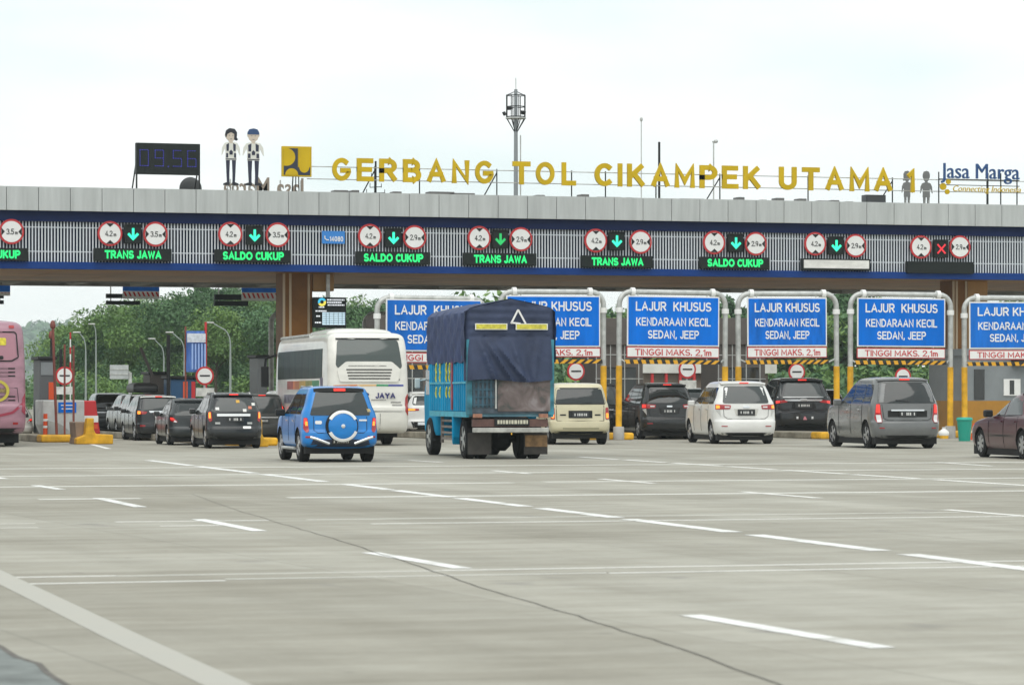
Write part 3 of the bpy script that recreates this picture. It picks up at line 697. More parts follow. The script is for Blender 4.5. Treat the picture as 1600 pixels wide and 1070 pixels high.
for px in (588, 658, 779, 896, 949, 1028, 1128, 1266, 1398, 1546):
    x = gx(px, YR) - x0; m = MB(); m.bar((x, .2, 0), (x, .2, .98), .035)
    if px in (588, 779, 1398, 1128): m.bar((x - .3, .9, 0), (x, .2, .85), .03); m.bar((x - .3, .9, 0), (x - .28, .2, .0), .03)
    m.build('post', M['blk'], t)
# blue name sign
p = P(1530, 271, YR); t = thing('company_name_sign', 'dark blue and yellow name sign on the roof past the numeral', 'sign', (p.x, YR, ZT - .05)); k = 5200 / dY(1530, YR); zf = lambda py: P(1530, py, YR).z - ZT + .05
text_mb(MB(), 'Jasa Marga', 0, zf(272), 134 / k, 31 / k, -.05, .08, .0).build('name_lettering', mat('name_blue', (.008, .06, .20), .45), t)
text_mb(MB(), 'Connecting Indonesia', 12 / k, zf(297), 116 / k, 12 / k, -.05, .04, .0, .25).build('motto_lettering', M['goldletter'], t)
m = MB()
for px, py, r in ((1467, 293, 5.5), (1476, 285.5, 4), (1474, 301, 4)): m.prism(disc((px - 1530) / k, zf(py), r / k, 18), -.09, -.04)
m.build('emblem', M['goldletter'], t)
m = MB()
for px in (1462, 1546, 1568, 1596): m.bar(((px - 1530) / k, .05, 0), ((px - 1530) / k, .05, zf(270)), .035)
m.bar((-68 / k, .04, zf(281)), (70 / k, .04, zf(281)), .03); m.bar((-68 / k, .04, zf(290)), (70 / k, .04, zf(290)), .025); build_each(m, 'support_bar', M['blk'], t)
# roof odds and ends
def pole(px, top, label, cat, th=.03, Y=YG + 6, arm=None, name='antenna_pole'):
    p = P(px, top, Y); t = thing(name, label, cat, (p.x, Y, ZT - .06)); h = p.z - ZT + .06
    MB().tube([(0, 0, 0), (0, 0, h)], th, 8).build('mast', M['blk'] if th > .03 else M['steel'], t)
    return t, h
t, h = pole(1002, 190, 'thin pale whip pole with small lamp behind the letter K', 'pole', .02); MB().lathe([(.03, 0), (.06, .05), (.05, .12), (.01, .16)], 'z', (0, 0, h), 10).build('lamp_cap', M['steel'], t)
t, h = pole(1030, 222, 'thick black pole rising behind the letter A with a white box below', 'pole', .045); MB().box(-.28, .22, -.3, .1, .02, .42).build('base_box', mat('cream_box', (.6, .5, .36), .6), t, bevel=.02)
t, h = pole(1115, 222, 'slim camera pole with short arm above the letter P', 'camera pole', .028, name='camera_pole'); m = MB(); m.bar((-.05, 0, h), (.16, 0, h + .02), .05); m.lathe([(.01, 0), (.07, .04), (.07, .14), (.02, .18)], 'y', (.08, -.1, h + .02), 10); m.build('camera', M['steel'], t)
t, h = pole(587, 252, 'short aerial mast with side branches behind the letters E and R', 'antenna', .035, YG + 3)
m = MB()
for z, l in ((.25, .32), (.45, .2), (.8, .15)): m.bar((-l, 0, z), (l, 0, z + .03), .025); m.bar((l, 0, z), (l, 0, z + .14), .02); m.bar((-l, 0, z), (-l, 0, z + .14), .02)
build_each(m, 'branch', M['blk'], t)
p = P(1365, 306, YG + .8); m = MB(); m.box(-.38, .38, -.2, .2, 0, .36); m.box(-.34, .34, -.215, -.201, .05, .31); o = m.build('floodlight', mat('lamp_housing', (.07, .075, .08), .5), None, bevel=.01); o.location = (p.x, YG + .8, ZT - .04); tag(o, 'dark rectangular floodlight box on the roof under the word UTAMA', 'floodlight')
# tall floodlight mast behind the canopy
Y = YG + 32; p = P(806, 140, Y); h = p.z; t = thing('floodlight_mast', 'tall steel floodlight mast with a railed platform rising behind the letter T', 'mast', (p.x, Y, 0))
MB().tube([(0, 0, 0), (0, 0, h * .6), (0, 0, h)], [.12, .105, .075], 12).build('pole', mat('mast_steel', (.25, .27, .28), .5, .3), t, smooth=50)
MB().tube([(.2, -.05, 0), (.2, -.05, h - 2)], .03, 6).build('cable_pipe', M['steel'], t)
k = 5200 / dY(806, Y); z1 = h - 45 / k; z2 = h - 8 / k
c = MB(); n = 8
ring = [(.43 * math.cos(a), .43 * math.sin(a)) for a in [2 * math.pi * i / n for i in range(n)]]
for i in range(n):
    a, b = ring[i], ring[(i + 1) % n]
    for z in (z1 + .06, z1 + .5, z1 + 1.0): c.bar((*a, z), (*b, z), .035)
    c.bar((*a, z1), (*a, z1 + 1.0), .03); c.bar((*a, z1), (0, 0, z1 - .7), .03)
c.bar((.41, 0, z1 + 1.0), (.05, 0, h - .1), .03); c.bar((-.41, 0, z1 + 1), (-.05, 0, h - .1), .03)
c.build('railing', M['blk'], t)
MB().lathe([(.2, -.03), (.45, -.03), (.45, .03), (.2, .03)], 'z', (0, 0, z1), 16).build('platform', M['steel'], t)
for i in range(3):
    a = R(150 + i * 70); m = MB(); m.box(-.10, .10, -.07, .05, -.06, .09); q = m.build('lamp', M['blk'], t); q.location = (.50 * math.cos(a), .50 * math.sin(a), z1 + .2 + (.2 if i % 2 else 0)); q.rotation_euler = (R(25), 0, a + math.pi / 2)
MB().tube([(0, 0, h), (0, 0, h + .5)], .02, 6).build('lightning_rod', M['steel'], t)
# ================================================================== LANE FURNITURE
YP = 95.9
STR = mat('black_bar', (.02, .018, .016), .6); AMB = mat('amber_bar', (.72, .36, .015), .5)
BLU = [mat('sign_blue_%s' % n, c_, .5, noise=nz_, nscale=s_, stretch=(2.5, 1, .5), spec=.12) for n, c_, nz_, s_ in [('dusty', (.01, .15, .58), .3, .9), ('plain', (.0, .155, .66), .2, 1.1), ('bright', (.0, .16, .68), .18, 1.3), ('streaked', (.004, .15, .62), .32, 1.7), ('even', (.0, .155, .65), .15, .8), ('faded', (.012, .165, .62), .25, 1.2)]]
TILT = [.25, -.2, .3, -.35, .15, -.25]
fr_lab = ['blue LAJUR KHUSUS sign frame between the cream bus and the tarp truck', 'blue LAJUR KHUSUS sign frame half hidden behind the tarp truck', 'blue LAJUR KHUSUS sign frame standing above the black minivan', 'narrow blue LAJUR KHUSUS sign frame above the white minivan and black SUV',
          'blue LAJUR KHUSUS sign frame above the grey minivan', 'blue LAJUR KHUSUS sign frame above the maroon sedan, cut by the photo edge']
FR = [(588, 757, 601, 749, 469, 548, 551, 567, 466), (783, 943, 791, 935, 463, 541, 543, 558, 456), (966, 1133, 977, 1120, 464, 540, 542, 559, 457), (1155, 1307, 1168, 1289, 466, 540, 542, 559, 459), (1328, 1485, 1337, 1473, 467, 541, 544, 560, 460), (1508, 1668, 1514, 1652, 473, 544, 547, 562, 466)]
for i, (pl, pr, s0, s1, yt, yb, t0, t1, ytop) in enumerate(FR):
    cx = gx((pl + pr) / 2, YP); t = thing('lane_sign_frame', fr_lab[i], 'sign frame', (cx, YP, 0), R(TILT[i] * 4), 'lane sign frames before the toll booths'); t.rotation_euler.y = R(TILT[i])
    Lx = lambda px: gx(px, YP) - cx
    Z = lambda py, px=(pl + pr) / 2: at(px, py, YP).z
    zt = Z(ytop); r = .082; e = .38; xl, xr = Lx(pl), Lx(pr)
    path = [(xl, 0, 2.25)] + [(xl, 0, zt - e)] + [(xl + e - e * math.cos(a), 0, zt - e + e * math.sin(a)) for a in np.linspace(.2, 1.57, 6)]
    path += [(xr - e + e * math.sin(a), 0, zt - e + e * math.cos(a)) for a in np.linspace(0, 1.4, 6)] + [(xr, 0, zt - e), (xr, 0, 2.25)]
    MB().tube(path, r, 14).build('pipe_frame', M['steel'], t, smooth=40)
    f = MB()
    for x, s in ((xl + e + .05, 1), (xr - e - .05, -1)): f.lathe([(r + .01, -.06), (r + .05, -.06), (r + .05, .06), (r + .01, .06)], 'x', (x, 0, zt), 16)
    for x in (xl, xr): f.lathe([(r + .01, -.2), (r + .03, -.2), (r + .03, -.05), (r + .01, -.05)], 'z', (x, 0, zt - e - .05), 16)
    build_each(f, 'pipe_joint', M['white'], t, smooth=40)
    for x in (xl, xr):
        MB().tube([(x, 0, 0.02), (x, 0, 2.252)], r + .012, 14).build('post_sleeve', M['yellow'], t, smooth=40)
        MB().lathe([(.17, 0), (.17, .36), (.15, .40), (.11, .40)], 'z', (x, 0, 0), 16).build('footing', M['concrete'], t, smooth=40)
    x0, x1, z1, z0 = Lx(s0), Lx(s1), Z(yt), Z(yb); W, Hh = x1 - x0, z1 - z0
    b = MB().box(x0 - .02, x1 + .02, -.135, -.105, z0 - .02, z1 + .02).build('sign_edge', M['white'], t)
    MB().box(x0 + .02, x1 - .02, -.145, -.136, z0 + .02, z1 - .02).build('blue_board', BLU[i], t)
    m = MB(); mx_ = (x0 + x1) / 2
    sp = '  ' if i in (0, 4, 2) else ' '
    caps_mb(m, 'LAJUR' + sp + 'KHUSUS', mx_, z1 - Hh * .20, W * .83, Hh * .19, -.146, .010, .165)
    caps_mb(m, 'KENDARAAN KECIL', mx_, z1 - Hh * .515, W * .82, Hh * .17, -.146, .010, .165)
    caps_mb(m, 'SEDAN, JEEP', mx_, z1 - Hh * .775, W * .56, Hh * .17, -.146, .010, .165)
    m.build('lettering', M['white'], t)
    zt1, zt0 = Z(t0), Z(t1)
    MB().box(x0 - .02, x1 + .02, -.12, -.09, zt0, zt1).build('limit_board_edge', M['red'], t)
    MB().box(x0 + .0, x1 - .0, -.135, -.121, zt0 + .03, zt1 - .03).build('limit_board', M['white'], t)
    caps_mb(MB(), 'TINGGI MAKS. 2,1m', mx_, (zt0 + zt1) / 2, W * .84, (zt1 - zt0) * .60, -.136, .008, .14).build('limit_lettering', M['red'], t)
    zb = zt0 - .13; n = 24; bl, br_ = x0 - .05, x1 + .10; stp = (br_ - bl) / n
    MB().box(bl, br_, -.10, -.02, zb - .06, zb + .06).build('height_bar', STR, t, bevel=.02)
    m = MB()
    for k in range(0, n, 2):
        sl = .08 if k > n / 2 else -.02
        m.prism([(bl + k * stp + sl, zb + .061), (bl + (k + 1.05) * stp + sl, zb + .061), (bl + (k + 1.05) * stp - sl, zb - .061), (bl + k * stp - sl, zb - .061)], -.108, -.012)
    build_each(m, 'bar_stripes', AMB, t)
    m = MB()
    for x in (x0 + W * .12, x1 - W * .12): m.bar((x, -.06, zt - .05), (x, -.06, zb), .03)
    m.bar((xl, 0, zb + .12), (bl, -.06, zb), .04); m.bar((xr, 0, zb + .12), (br_, -.06, zb), .04)
    build_each(m, 'hanger', M['steel'], t)
# older, lower pipe frames further back
for i, (pl, pr, yt, Y, lab) in enumerate([(424, 528, 489, 122, 'lower grey pipe frame behind the brown column'), (570, 660, 491, 122, 'lower grey pipe frame behind the first blue sign')]):
    cx = gx((pl + pr) / 2, Y); zt = at((pl + pr) / 2, yt, Y).z; w = gx(pr, Y) - cx; e = .4
    path = [(-w, 0, 0), (-w, 0, zt - e)] + [(-w + e - e * math.cos(a), 0, zt - e + e * math.sin(a)) for a in np.linspace(.2, 1.57, 6)] + [(w - e + e * math.sin(a), 0, zt - e + e * math.cos(a)) for a in np.linspace(0, 1.4, 6)] + [(w, 0, zt - e), (w, 0, 0)]
    o = MB().tube(path, .10, 12).build('pipe_frame', M['steel'], None, smooth=40); o.location = (cx, Y, 0); tag(o, lab, 'pipe frame')

# islands, booths, round signs
ISL = []
M['kerbside'] = mat('kerb_concrete', (.30, .27, .21), .85, noise=.5, nscale=2)
M['booth'] = mat('booth_brown', (.10, .085, .075), .6, noise=.2, nscale=1)
M['boothgrey'] = mat('booth_grey', (.22, .24, .25), .5, noise=.15, nscale=1)
def island(px, Y0, label, w=1.5, L=26):
    x = gx(px, Y0); t = thing('traffic_island', label, 'traffic island', (x, Y0, 0), 0, 'raised islands between the lanes')
    MB().box(-w / 2, w / 2, .9, L, 0, .2).build('kerb', M['kerbside'], t, bevel=.03)
    m = MB(); m.box(-w / 2, w / 2, 0, .895, 0, .22); m.build('yellow_nose', M['yellow'], t, bevel=.06)
island(775, YP, 'raised island hidden behind the tarp truck')
island(955, YP, 'raised island carrying the yellow posts beside the cream wagon')
island(1145, YP, 'raised island under the yellow posts behind the white minivan')
island(1318, YP, 'raised island between the black SUV and the grey minivan')
island(1490, YP + 1.4, 'raised island by the green bin beside the grey minivan')
def booth(px0, px1, ytop, Y, label, body, base, L=1.6):
    x0, x1 = gx(px0, Y), gx(px1, Y); w = x1 - x0; zt = at((px0 + px1) / 2, ytop, Y).z
    t = thing('toll_booth', label, 'toll booth', ((x0 + x1) / 2, Y, 0), 0, 'toll booths under the canopy'); hw = w / 2
    MB().box(-hw, hw, 0, L, .2, 1.05).build('base', base, t, bevel=.02)
    MB().box(-hw + .01, hw - .01, .01, L - .01, 1.052, zt - .9).build('cabin', body, t)
    f = MB()
    for k in range(int(w / .5) + 1): f.box(-hw + .02 + k * .5, -hw + .05 + k * .5, -.02, .008, 1.06, zt)
    for z in (1.9, 2.7, 3.3): f.box(-hw, hw, -.014, .006, z, z + .03)
    f.build('frame_strips', M['steel'], t)
    MB().box(-hw + .25, hw - .25, -.012, .0, 1.3, 2.3).build('window', M['glass'], t)
    MB().box(-hw - .08, hw + .08, -.1, L + .1, zt - .9, zt).build('roof_box', body, t, bevel=.02)
booth(596, 672, 493, 104.5, 'brown toll booth behind the sign frame beside the cream bus', M['booth'], M['brown'])
booth(772, 850, 495, 104.5, 'brown toll booth hidden behind the tarp truck', M['booth'], M['brown'])
booth(930, 1005, 497, 105, 'dark brown toll booth showing between the posts behind the cream wagon', M['booth'], M['brown'])
booth(1121, 1196, 497, 105, 'dark brown toll booth showing left of the narrow blue sign', M['booth'], M['brown'])
# the big grey and orange booth at the right
Y = 106.0; x0, x1 = gx(1507, Y), gx(1668, Y); hw = (x1 - x0) / 2; zz_ = lambda py: at(1560, py, Y).z
t = thing('toll_booth', 'wide grey toll booth with orange base behind the maroon sedan', 'toll booth', ((x0 + x1) / 2, Y, 0), 0, 'toll booths under the canopy')
MB().box(-hw, hw, 0, 3, 0, zz_(626)).build('base', mat('ochre_panel', (.42, .20, .02), .5, noise=.2, nscale=1), t)
MB().box(-hw + .01, hw - .01, .01, 2.99, zz_(626) + .002, zz_(556)).build('cabin', M['boothgrey'], t)
MB().box(-hw - .05, hw + .05, -.1, 3.1, zz_(556) + .003, zz_(545)).build('roof', M['boothgrey'], t)
lx = lambda px: gx(px, Y) - (x0 + x1) / 2
MB().box(lx(1522), lx(1538), -.02, .008, zz_(624), zz_(577)).build('doorway', M['glass'], t)
m = MB(); m.box(lx(1568), lx(1594), -.03, .006, zz_(618), zz_(592)); w_ = m.build('window', M['white'], t)
m = MB(); m.box(lx(1577), lx(1584), -.042, -.031, zz_(616), zz_(594)); m.build('pane', M['glass'], w_)
m = MB(); m.box(lx(1580), lx(1604), -.35, -.02, zz_(570), zz_(560)); m.build('air_conditioner', M['blk'], t)
# low office strip far behind, white wall and shed roof seen under the signs
Y = 150; x0 = gx(1005, Y); x1 = gx(1200, Y)
t = thing('site_shed', 'long low white-walled shed seen under the signs beyond the lanes', 'shed', ((x0 + x1) / 2, Y, 0)); hw = (x1 - x0) / 2
MB().box(-hw, hw, 0, 5, 0, at(1100, 584, Y).z).build('wall', mat('shed_wall', (.20, .17, .14), .8, noise=.5, nscale=.6), t)
MB().box(-hw - .3, hw + .3, -.4, 5.4, at(1100, 583, Y).z, at(1100, 569, Y).z).build('roof', mat('shed_roof', (.62, .62, .58), .6, noise=.25, nscale=.8), t)
m = MB()
for k in range(9): m.box(-hw + .3 + k * 2 * hw / 9, -hw + .42 + k * 2 * hw / 9, -.32, -.2, 0, at(1100, 583, Y).z - .002)
build_each(m, 'column', M['red'], t)
def noentry(px, py, rpx, Y, label, plate=None, reach=0.0):
    p = at(px, py, Y); k = F / dY(px, Y); r = rpx / k
    t = thing('stop_for_toll_sign', label, 'road sign', (p.x, Y, reach), 0, 'round white signs with a black bar'); z = p.z - reach
    MB().tube([(0, .05, 0), (0, .05, z)], .035, 8).build('post', M['steel'], t)
    MB().prism(disc(0, z, r, 36), 0, .03).build('rim', M['red'], t)
    MB().prism(disc(0, z, r * .80, 36), -.010, -.0005).build('face', M['white'], t)
    MB().box(-r * .55, r * .55, -.018, -.011, z - r * .07, z + r * .09).build('bar', M['blk'], t)
    if plate:
        a, b, c, d_ = plate; m = MB().box((a - px) / k, (b - px) / k, .0, .02, p.z + (py - d_) / k - reach, p.z + (py - c) / k - reach).build('plate', mat('plate_white', (.66, .66, .62), .6, noise=.3, nscale=6), t)
noentry(101, 587, 14.5, 99.2, 'round white sign with black bar among red poles on the near island', (87, 114, 604, 616), .2)
noentry(320, 587, 14.5, 100.5, 'round white sign with black bar beside the blue banner', (306, 335, 606, 619), 0)
noentry(900, 580, 14.5, 104, 'round white sign with black bar above the cream wagon', None, .2)
noentry(1074, 577, 14.5, 104.8, 'round white sign with black bar above the black minivan', (1061, 1089, 594, 607), .2)
noentry(1245, 581, 14, 107, 'round white sign with black bar above the black SUV', None, .2)
noentry(1411, 588, 13.5, 107, 'round white sign peeking over the grey minivan roof', (1398, 1424, 603, 612), .2)
# bars and signs hung under the rear edge of the canopy
def stripe_board(px0, px1, y0, y1, y2, Y, label):
    x0, x1 = gx(px0, Y), gx(px1, Y); hw = (x1 - x0) / 2; Z = lambda py: at((px0 + px1) / 2, py, Y).z
    t = thing('hanging_height_board', label, 'hanging sign', ((x0 + x1) / 2, Y, ZU + .1), 0, 'striped boards hanging under the canopy'); o = -(ZU + .1)
    MB().box(-hw, hw, 0, .05, Z(y1) + o, Z(y0) + o).build('blue_panel', M['blue'], t)
    MB().box(-hw, hw, 0, .05, Z(y2) + o, Z(y1) + o - .003).build('white_panel', M['white'], t)
    m = MB(); n = 8; s = 2 * hw / n
    for k in range(n): m.prism([(-hw + (k + .1) * s, Z(y1 + 1) + o), (-hw + (k + .5) * s, Z(y1 + 1) + o), (-hw + (k + .95) * s, Z(y2 - 4) + o), (-hw + (k + .55) * s, Z(y2 - 4) + o)], -.008, -.0005)
    m.build('red_stripes', M['red'], t)
    m = MB()
    for s_ in (-.8, .8): m.bar((s_ * hw, .03, Z(y0) + o), (s_ * hw, .03, 0), .04)
    build_each(m, 'hanger', M['steel'], t)
stripe_board(-25, 16, 446, 456, 462, YG + 17, 'blue hanging board over red stripes cut by the photo edge')
stripe_board(192, 249, 447, 455, 467, YG + 17, 'blue hanging board over red and white stripes below the clock board')
stripe_board(378, 436, 449, 457, 470, YG + 17, 'blue hanging board over red and white stripes beside the brown column')
def dark_rows(px0, px1, rows, Y, label):
    x0, x1 = gx(px0, Y), gx(px1, Y); hw = (x1 - x0) / 2; Z = lambda py: at((px0 + px1) / 2, py, Y).z; o = -(ZU + .1)
    t = thing('hanging_led_board', label, 'LED panel', ((x0 + x1) / 2, Y, ZU + .1), 0, 'dark LED boards hanging under the canopy')
    for a, b in rows: MB().box(-hw, hw, 0, .12, Z(b) + o, Z(a) + o).build('row_panel', M['led_off'], t)
    m = MB()
    for s_ in (-.7, .7): m.bar((s_ * hw, .14, Z(rows[-1][1]) + o), (s_ * hw, .14, 0), .04)
    build_each(m, 'hanger', M['steel'], t)
dark_rows(-30, 6, [(459, 466), (469, 475)], YG + 17.4, 'dark two-row hanging LED board cut by the photo edge')
dark_rows(166, 219, [(459, 466), (470, 476)], YG + 17.4, 'dark two-row hanging LED board against the pale sky')
dark_rows(335, 388, [(460, 469), (470, 478)], YG + 17.4, 'dark two-row hanging LED board against the green hill')
# information screen by the column
Y = YG + 1.2; x0, x1 = gx(489.5, Y), gx(541, Y); hw = (x1 - x0) / 2; Z = lambda py: at(515, py, Y).z
t = thing('information_screen', 'black information screen with round emblem and pale price table by the brown column', 'screen', ((x0 + x1) / 2, Y, Z(512)))
b0 = Z(512); X = lambda px: (px - 515.2) * (2 * hw) / 51.5
MB().box(-hw, hw, 0, .2, 0, Z(464.5) - b0).build('cabinet', M['led_off'], t, bevel=.01)
MB().box(-.06, .06, .21, .3, -1.5, ZU - b0 - .01).build('bracket', M['steel'], t)
scr = mat('screen_white', (.5, .6, .65), .4, emit=(.50, .68, .80), es=.55); scy = mat('screen_text', (.5, .5, .5), .4, emit=(.75, .8, .85), es=.6)
MB().box(X(503.5), X(539), -.012, -.001, Z(507.5) - b0, Z(488) - b0).build('table_panel', scr, t)
m = MB()
for k in range(6): m.box(X(504), X(539), -.0135, -.0121, Z(490.5 + k * 2.9) - b0, Z(489.7 + k * 2.9) - b0)
for px in (509, 514, 521, 528, 534): m.box(X(px), X(px + .7), -.0137, -.0121, Z(507) - b0, Z(488.5) - b0)
m.build('table_lines', mat('table_line', (.06, .16, .2), .5), t)
m = MB(); g5 = random.Random(2)
for y, a, b in ((468.5, 511, 538), (472.5, 511, 534), (476.5, 512, 538), (480, 498, 507), (486, 493, 510), (494, 494, 500), (504, 492, 502)):
    px = a
    while px < b: w = g5.uniform(1, 3); m.box(X(px), X(min(b, px + w)), -.008, -.001, Z(y + 1.1) - b0, Z(y - 1.1) - b0); px += w + .7
m.build('text_rows', scy, t)
em = MB(); em.prism([(X(503) + .14 * math.cos(a), Z(472) - b0 + .14 * math.sin(a)) for a in np.linspace(.4, 3.5, 14)] + [(X(503) + .06 * math.cos(a), Z(472) - b0 + .06 * math.sin(a)) for a in np.linspace(3.5, .4, 14)], -.01, -.001)
em.build('emblem_arc', mat('screen_teal', (.02, .3, .5), .4, emit=(.05, .45, .65), es=.7), t)
em = MB(); em.prism([(X(503) + .14 * math.cos(a), Z(472) - b0 + .14 * math.sin(a)) for a in np.linspace(3.6, 6.6, 14)] + [(X(503) + .06 * math.cos(a), Z(472) - b0 + .06 * math.sin(a)) for a in np.linspace(6.6, 3.6, 14)], -.0102, -.001)
em.build('emblem_arc', mat('screen_yellow', (.6, .5, .05), .4, emit=(.7, .6, .08), es=.7), t)
# ---------------------------------------------------------------- near island at the left
rust = mat('red_brown_pole', (.22, .06, .045), .6, noise=.3, nscale=3); orange = mat('orange_plastic', (.68, .085, .02), .5)
Y0 = gr(100, 691).y
island(101, Y0, 'raised island with yellow nose and red poles beside the pink bus', 1.35)
def pole2(px, y0, y1, Y, label, m=rust, r=.045, knob=False, lean=0.0, name='marker_pole'):
    p = at(px, y0, Y); t_ = thing(name, label, 'pole', (p.x, Y, max(0, at(px, y1, Y).z)), 0); h = p.z - t_.location.z
    MB().tube([(lean, 0, 0), (0, 0, h)], r, 8).build('shaft', m, t_, smooth=50)
    if knob: MB().lathe([(.02, -.12), (.07, -.08), (.085, 0), (.06, .10), (.02, .14)], 'z', (0, 0, h), 10).build('lamp_head', rust, t_, smooth=50)
    return t_, h
Yi = Y0 + .5
pole2(82.5, 508, 689, Yi + .2, 'tallest red-brown pole with lamp head on the near island', r=.04, knob=True, lean=.12)
pole2(101, 538, 689, Yi, 'slim red-brown pole crossing the front of the round sign', r=.03)
pole2(115, 540, 689, Yi, 'slim red-brown pole just past the round sign on the near island', r=.032)
pole2(80, 524, 640, Yi + 9, 'dark thin pole standing behind the tallest red pole', M['blk'], .035, True)
pole2(95, 545, 640, Yi + 8, 'short dark pole behind the round sign on the near island', M['blk'], .05)
t_, h = pole2(110, 524, 640, Yi + 10, 'white pole with red bands behind the near round sign', M['white'], .022)
for f in (.55, .75, .95): MB().tube([(0, 0, h * f), (0, 0, h * f + .22)], .027, 8).build('red_band', M['red'], t_)
pole2(58.5, 560, 692, Y0 + 7, 'brown post beside the booth next to the pink bus', mat('brown_post', (.20, .12, .05), .7), .10)
# concrete crash block with blue plate
x0, x1 = gx(67, Y0 + 2.2), gx(132, Y0 + 2.2); cx = (x0 + x1) / 2; hw = (x1 - x0) / 2; Z = lambda py: at(100, py, Y0 + 2.2).z
t = thing('crash_block', 'pale concrete crash block with blue plate and sloped sides on the near island', 'crash barrier', (cx, Y0 + 2.2, .2))
MB().prism([(-hw, Z(663) - .2), (-hw, Z(625) - .2), (hw, Z(625) - .2), (hw, Z(680) - .2), (hw * .55, 0), (-hw * .2, 0), (-hw * .8, 0)], 0, 1.4).build('block', mat('pale_concrete', (.50, .51, .50), .8, noise=.25, nscale=2), t, bevel=.03)
MB().prism([(-hw * .9, 0), (-hw * .9, Z(655) - .2), (-hw * .35, Z(660) - .2), (hw * .35, Z(676) - .2), (hw * .5, 0)], -.5, -.003).build('ramp', mat('mid_concrete', (.36, .37, .36), .85, noise=.3, nscale=2), t, bevel=.03)
bx = lambda px: gx(px, Y0 + 2.2) - cx
MB().box(bx(91), bx(119), -.02, -.001, Z(644.5) - .2, Z(628.5) - .2).build('blue_plate', M['blue'], t)
m = MB()
for k, y in enumerate((633, 638.5)): m.box(bx(95 + k), bx(115 - k), -.026, -.021, Z(y + .8) - .2, Z(y - .8) - .2)
m.build('plate_lines', M['white'], t)
# orange delineator and cones
def cone(px, py, hpx, label, Y=None, m=orange):
    p = gr(px, py) if Y is None else at(px, py, Y); d = dY(px, p.y); h = hpx * d / F
    t = thing('traffic_cone', label, 'traffic cone', (p.x, p.y, p.z if Y else 0)); MB().lathe([(h * .22, .03), (h * .17, h * .4), (h * .07, h)], 'z', (0, 0, 0), 16).build('cone', m, t, smooth=40)
    MB().box(-h * .28, h * .28, -h * .28, h * .28, 0, .04).build('foot', m, t); MB().lathe([(h * .165, h * .45), (h * .125, h * .66)], 'z', (0, 0, .0), 16)
    MB().lathe([(h * .172, h * .42), (h * .135, h * .62), (h * .12, h * .62)], 'z', (0, 0, 0), 16).build('reflective_band', M['white'], t, smooth=40)
p = at(71, 672, Y0 + 1.8); t = thing('delineator_post', 'short orange delineator post with pale bands in front of the crash block', 'delineator', (p.x, Y0 + 1.8, .2))
MB().tube([(0, 0, 0), (0, 0, .62)], [.075, .06], 12).build('post', orange, t, smooth=40)
for z in (.2, .4): MB().tube([(0, 0, z), (0, 0, z + .07)], .076, 12).build('band', M['white'], t, smooth=40)
p = at(139, 645, Y0 + 3.5); t = thing('water_barrier', 'red and white plastic barrier behind the yellow steel guard', 'barrier', (p.x, Y0 + 3.5, .2)); w = .35
MB().prism([(-w, 0), (w, 0), (w * .8, .45), (w * .6, 1.0), (-w * .6, 1.0), (-w * .8, .45)], 0, .4).build('body', M['red'], t, bevel=.03)
MB().box(-w * .8, w * .8, -.012, -.001, .35, .55).build('white_stripe', M['white'], t)
MB().box(-w * .75, w * .75, -.014, -.0015, .15, .28).build('orange_stripe', orange, t)
# yellow L-shaped guards
def guard(px0, pxv0, pxv1, px1, ytop, ymid, ybot, label):
    Y = gr(px0, ybot).y; x0 = gx(px0, Y); X = lambda px: gx(px, Y) - x0; Z = lambda py: at(px0, py, Y).z; zb = Z(ybot)
    t = thing('steel_guard', label, 'crash guard', (x0, Y, 0))
    MB().prism([(X(px0), 0), (X(px1), 0), (X(px1), Z(ymid)), (X(pxv1 + 3), Z(ymid) + .02), (X(pxv1), Z(ymid - 8)), (X(pxv1), Z(ytop)), (X(pxv0), Z(ytop)), (X(pxv0) - .05, Z(ymid)), (X(px0), Z(ymid + 6))], 0, .35).build('guard', M['yellow'], t, bevel=.03)
    MB().prism([(X(px0) + .02, 0), (X(pxv0), 0), (X(pxv0) + .02, Z(ytop + 6)), (X(pxv0) - .28, Z(ytop + 6)), (X(px0) + .06, Z(ymid + 4))], .36, 1.3).build('concrete_core', mat('brown_concrete', (.30, .22, .16), .85, noise=.3, nscale=2), t, bevel=.03)
guard(119, 136, 147, 177, 653, 679, 694, 'yellow L-shaped steel guard at the tip of the near island')
guard(396, 404, 410, 420, 655, 686, 698, 'yellow steel guard partly hidden behind the black hatchback')
island(398, gr(398, 697).y + .6, 'raised island beside the brown column, mostly behind cars', 1.3)
island(262, gr(300, 690).y + 4, 'raised island beside the blue banner, mostly behind cars', 1.3)
# booth on the near island, machines
def cabinet(px0, px1, y0, y1, Y, label, m, z0=.2, panels=()):
    x0, x1 = gx(px0, Y), gx(px1, Y); hw = (x1 - x0) / 2; t = thing('toll_machine', label, 'toll machine', ((x0 + x1) / 2, Y, z0)); h = at((px0 + px1) / 2, y0, Y).z - z0
    MB().box(-hw, hw, 0, 1.2, 0, h).build('cabinet', m, t, bevel=.03)
    MB().box(-hw - .06, hw + .06, -.08, 1.28, h + .002, h + .10).build('cap', M['blk'], t, bevel=.02)
    for a, b, c, d_, mm in panels: MB().box(gx(a, Y) - (x0 + x1) / 2, gx(b, Y) - (x0 + x1) / 2, -.02, -.001, at(a, d_, Y).z - z0, at(a, c, Y).z - z0).build('front_panel', mm, t)
cabinet(62, 86, 562, 690, Y0 + 5, 'dark grey toll machine with orange panel behind the near island sign', mat('machine_grey', (.10, .105, .11), .6), .2, [(76, 84, 597, 624, orange), (64, 84, 566, 586, M['boothgrey'])])
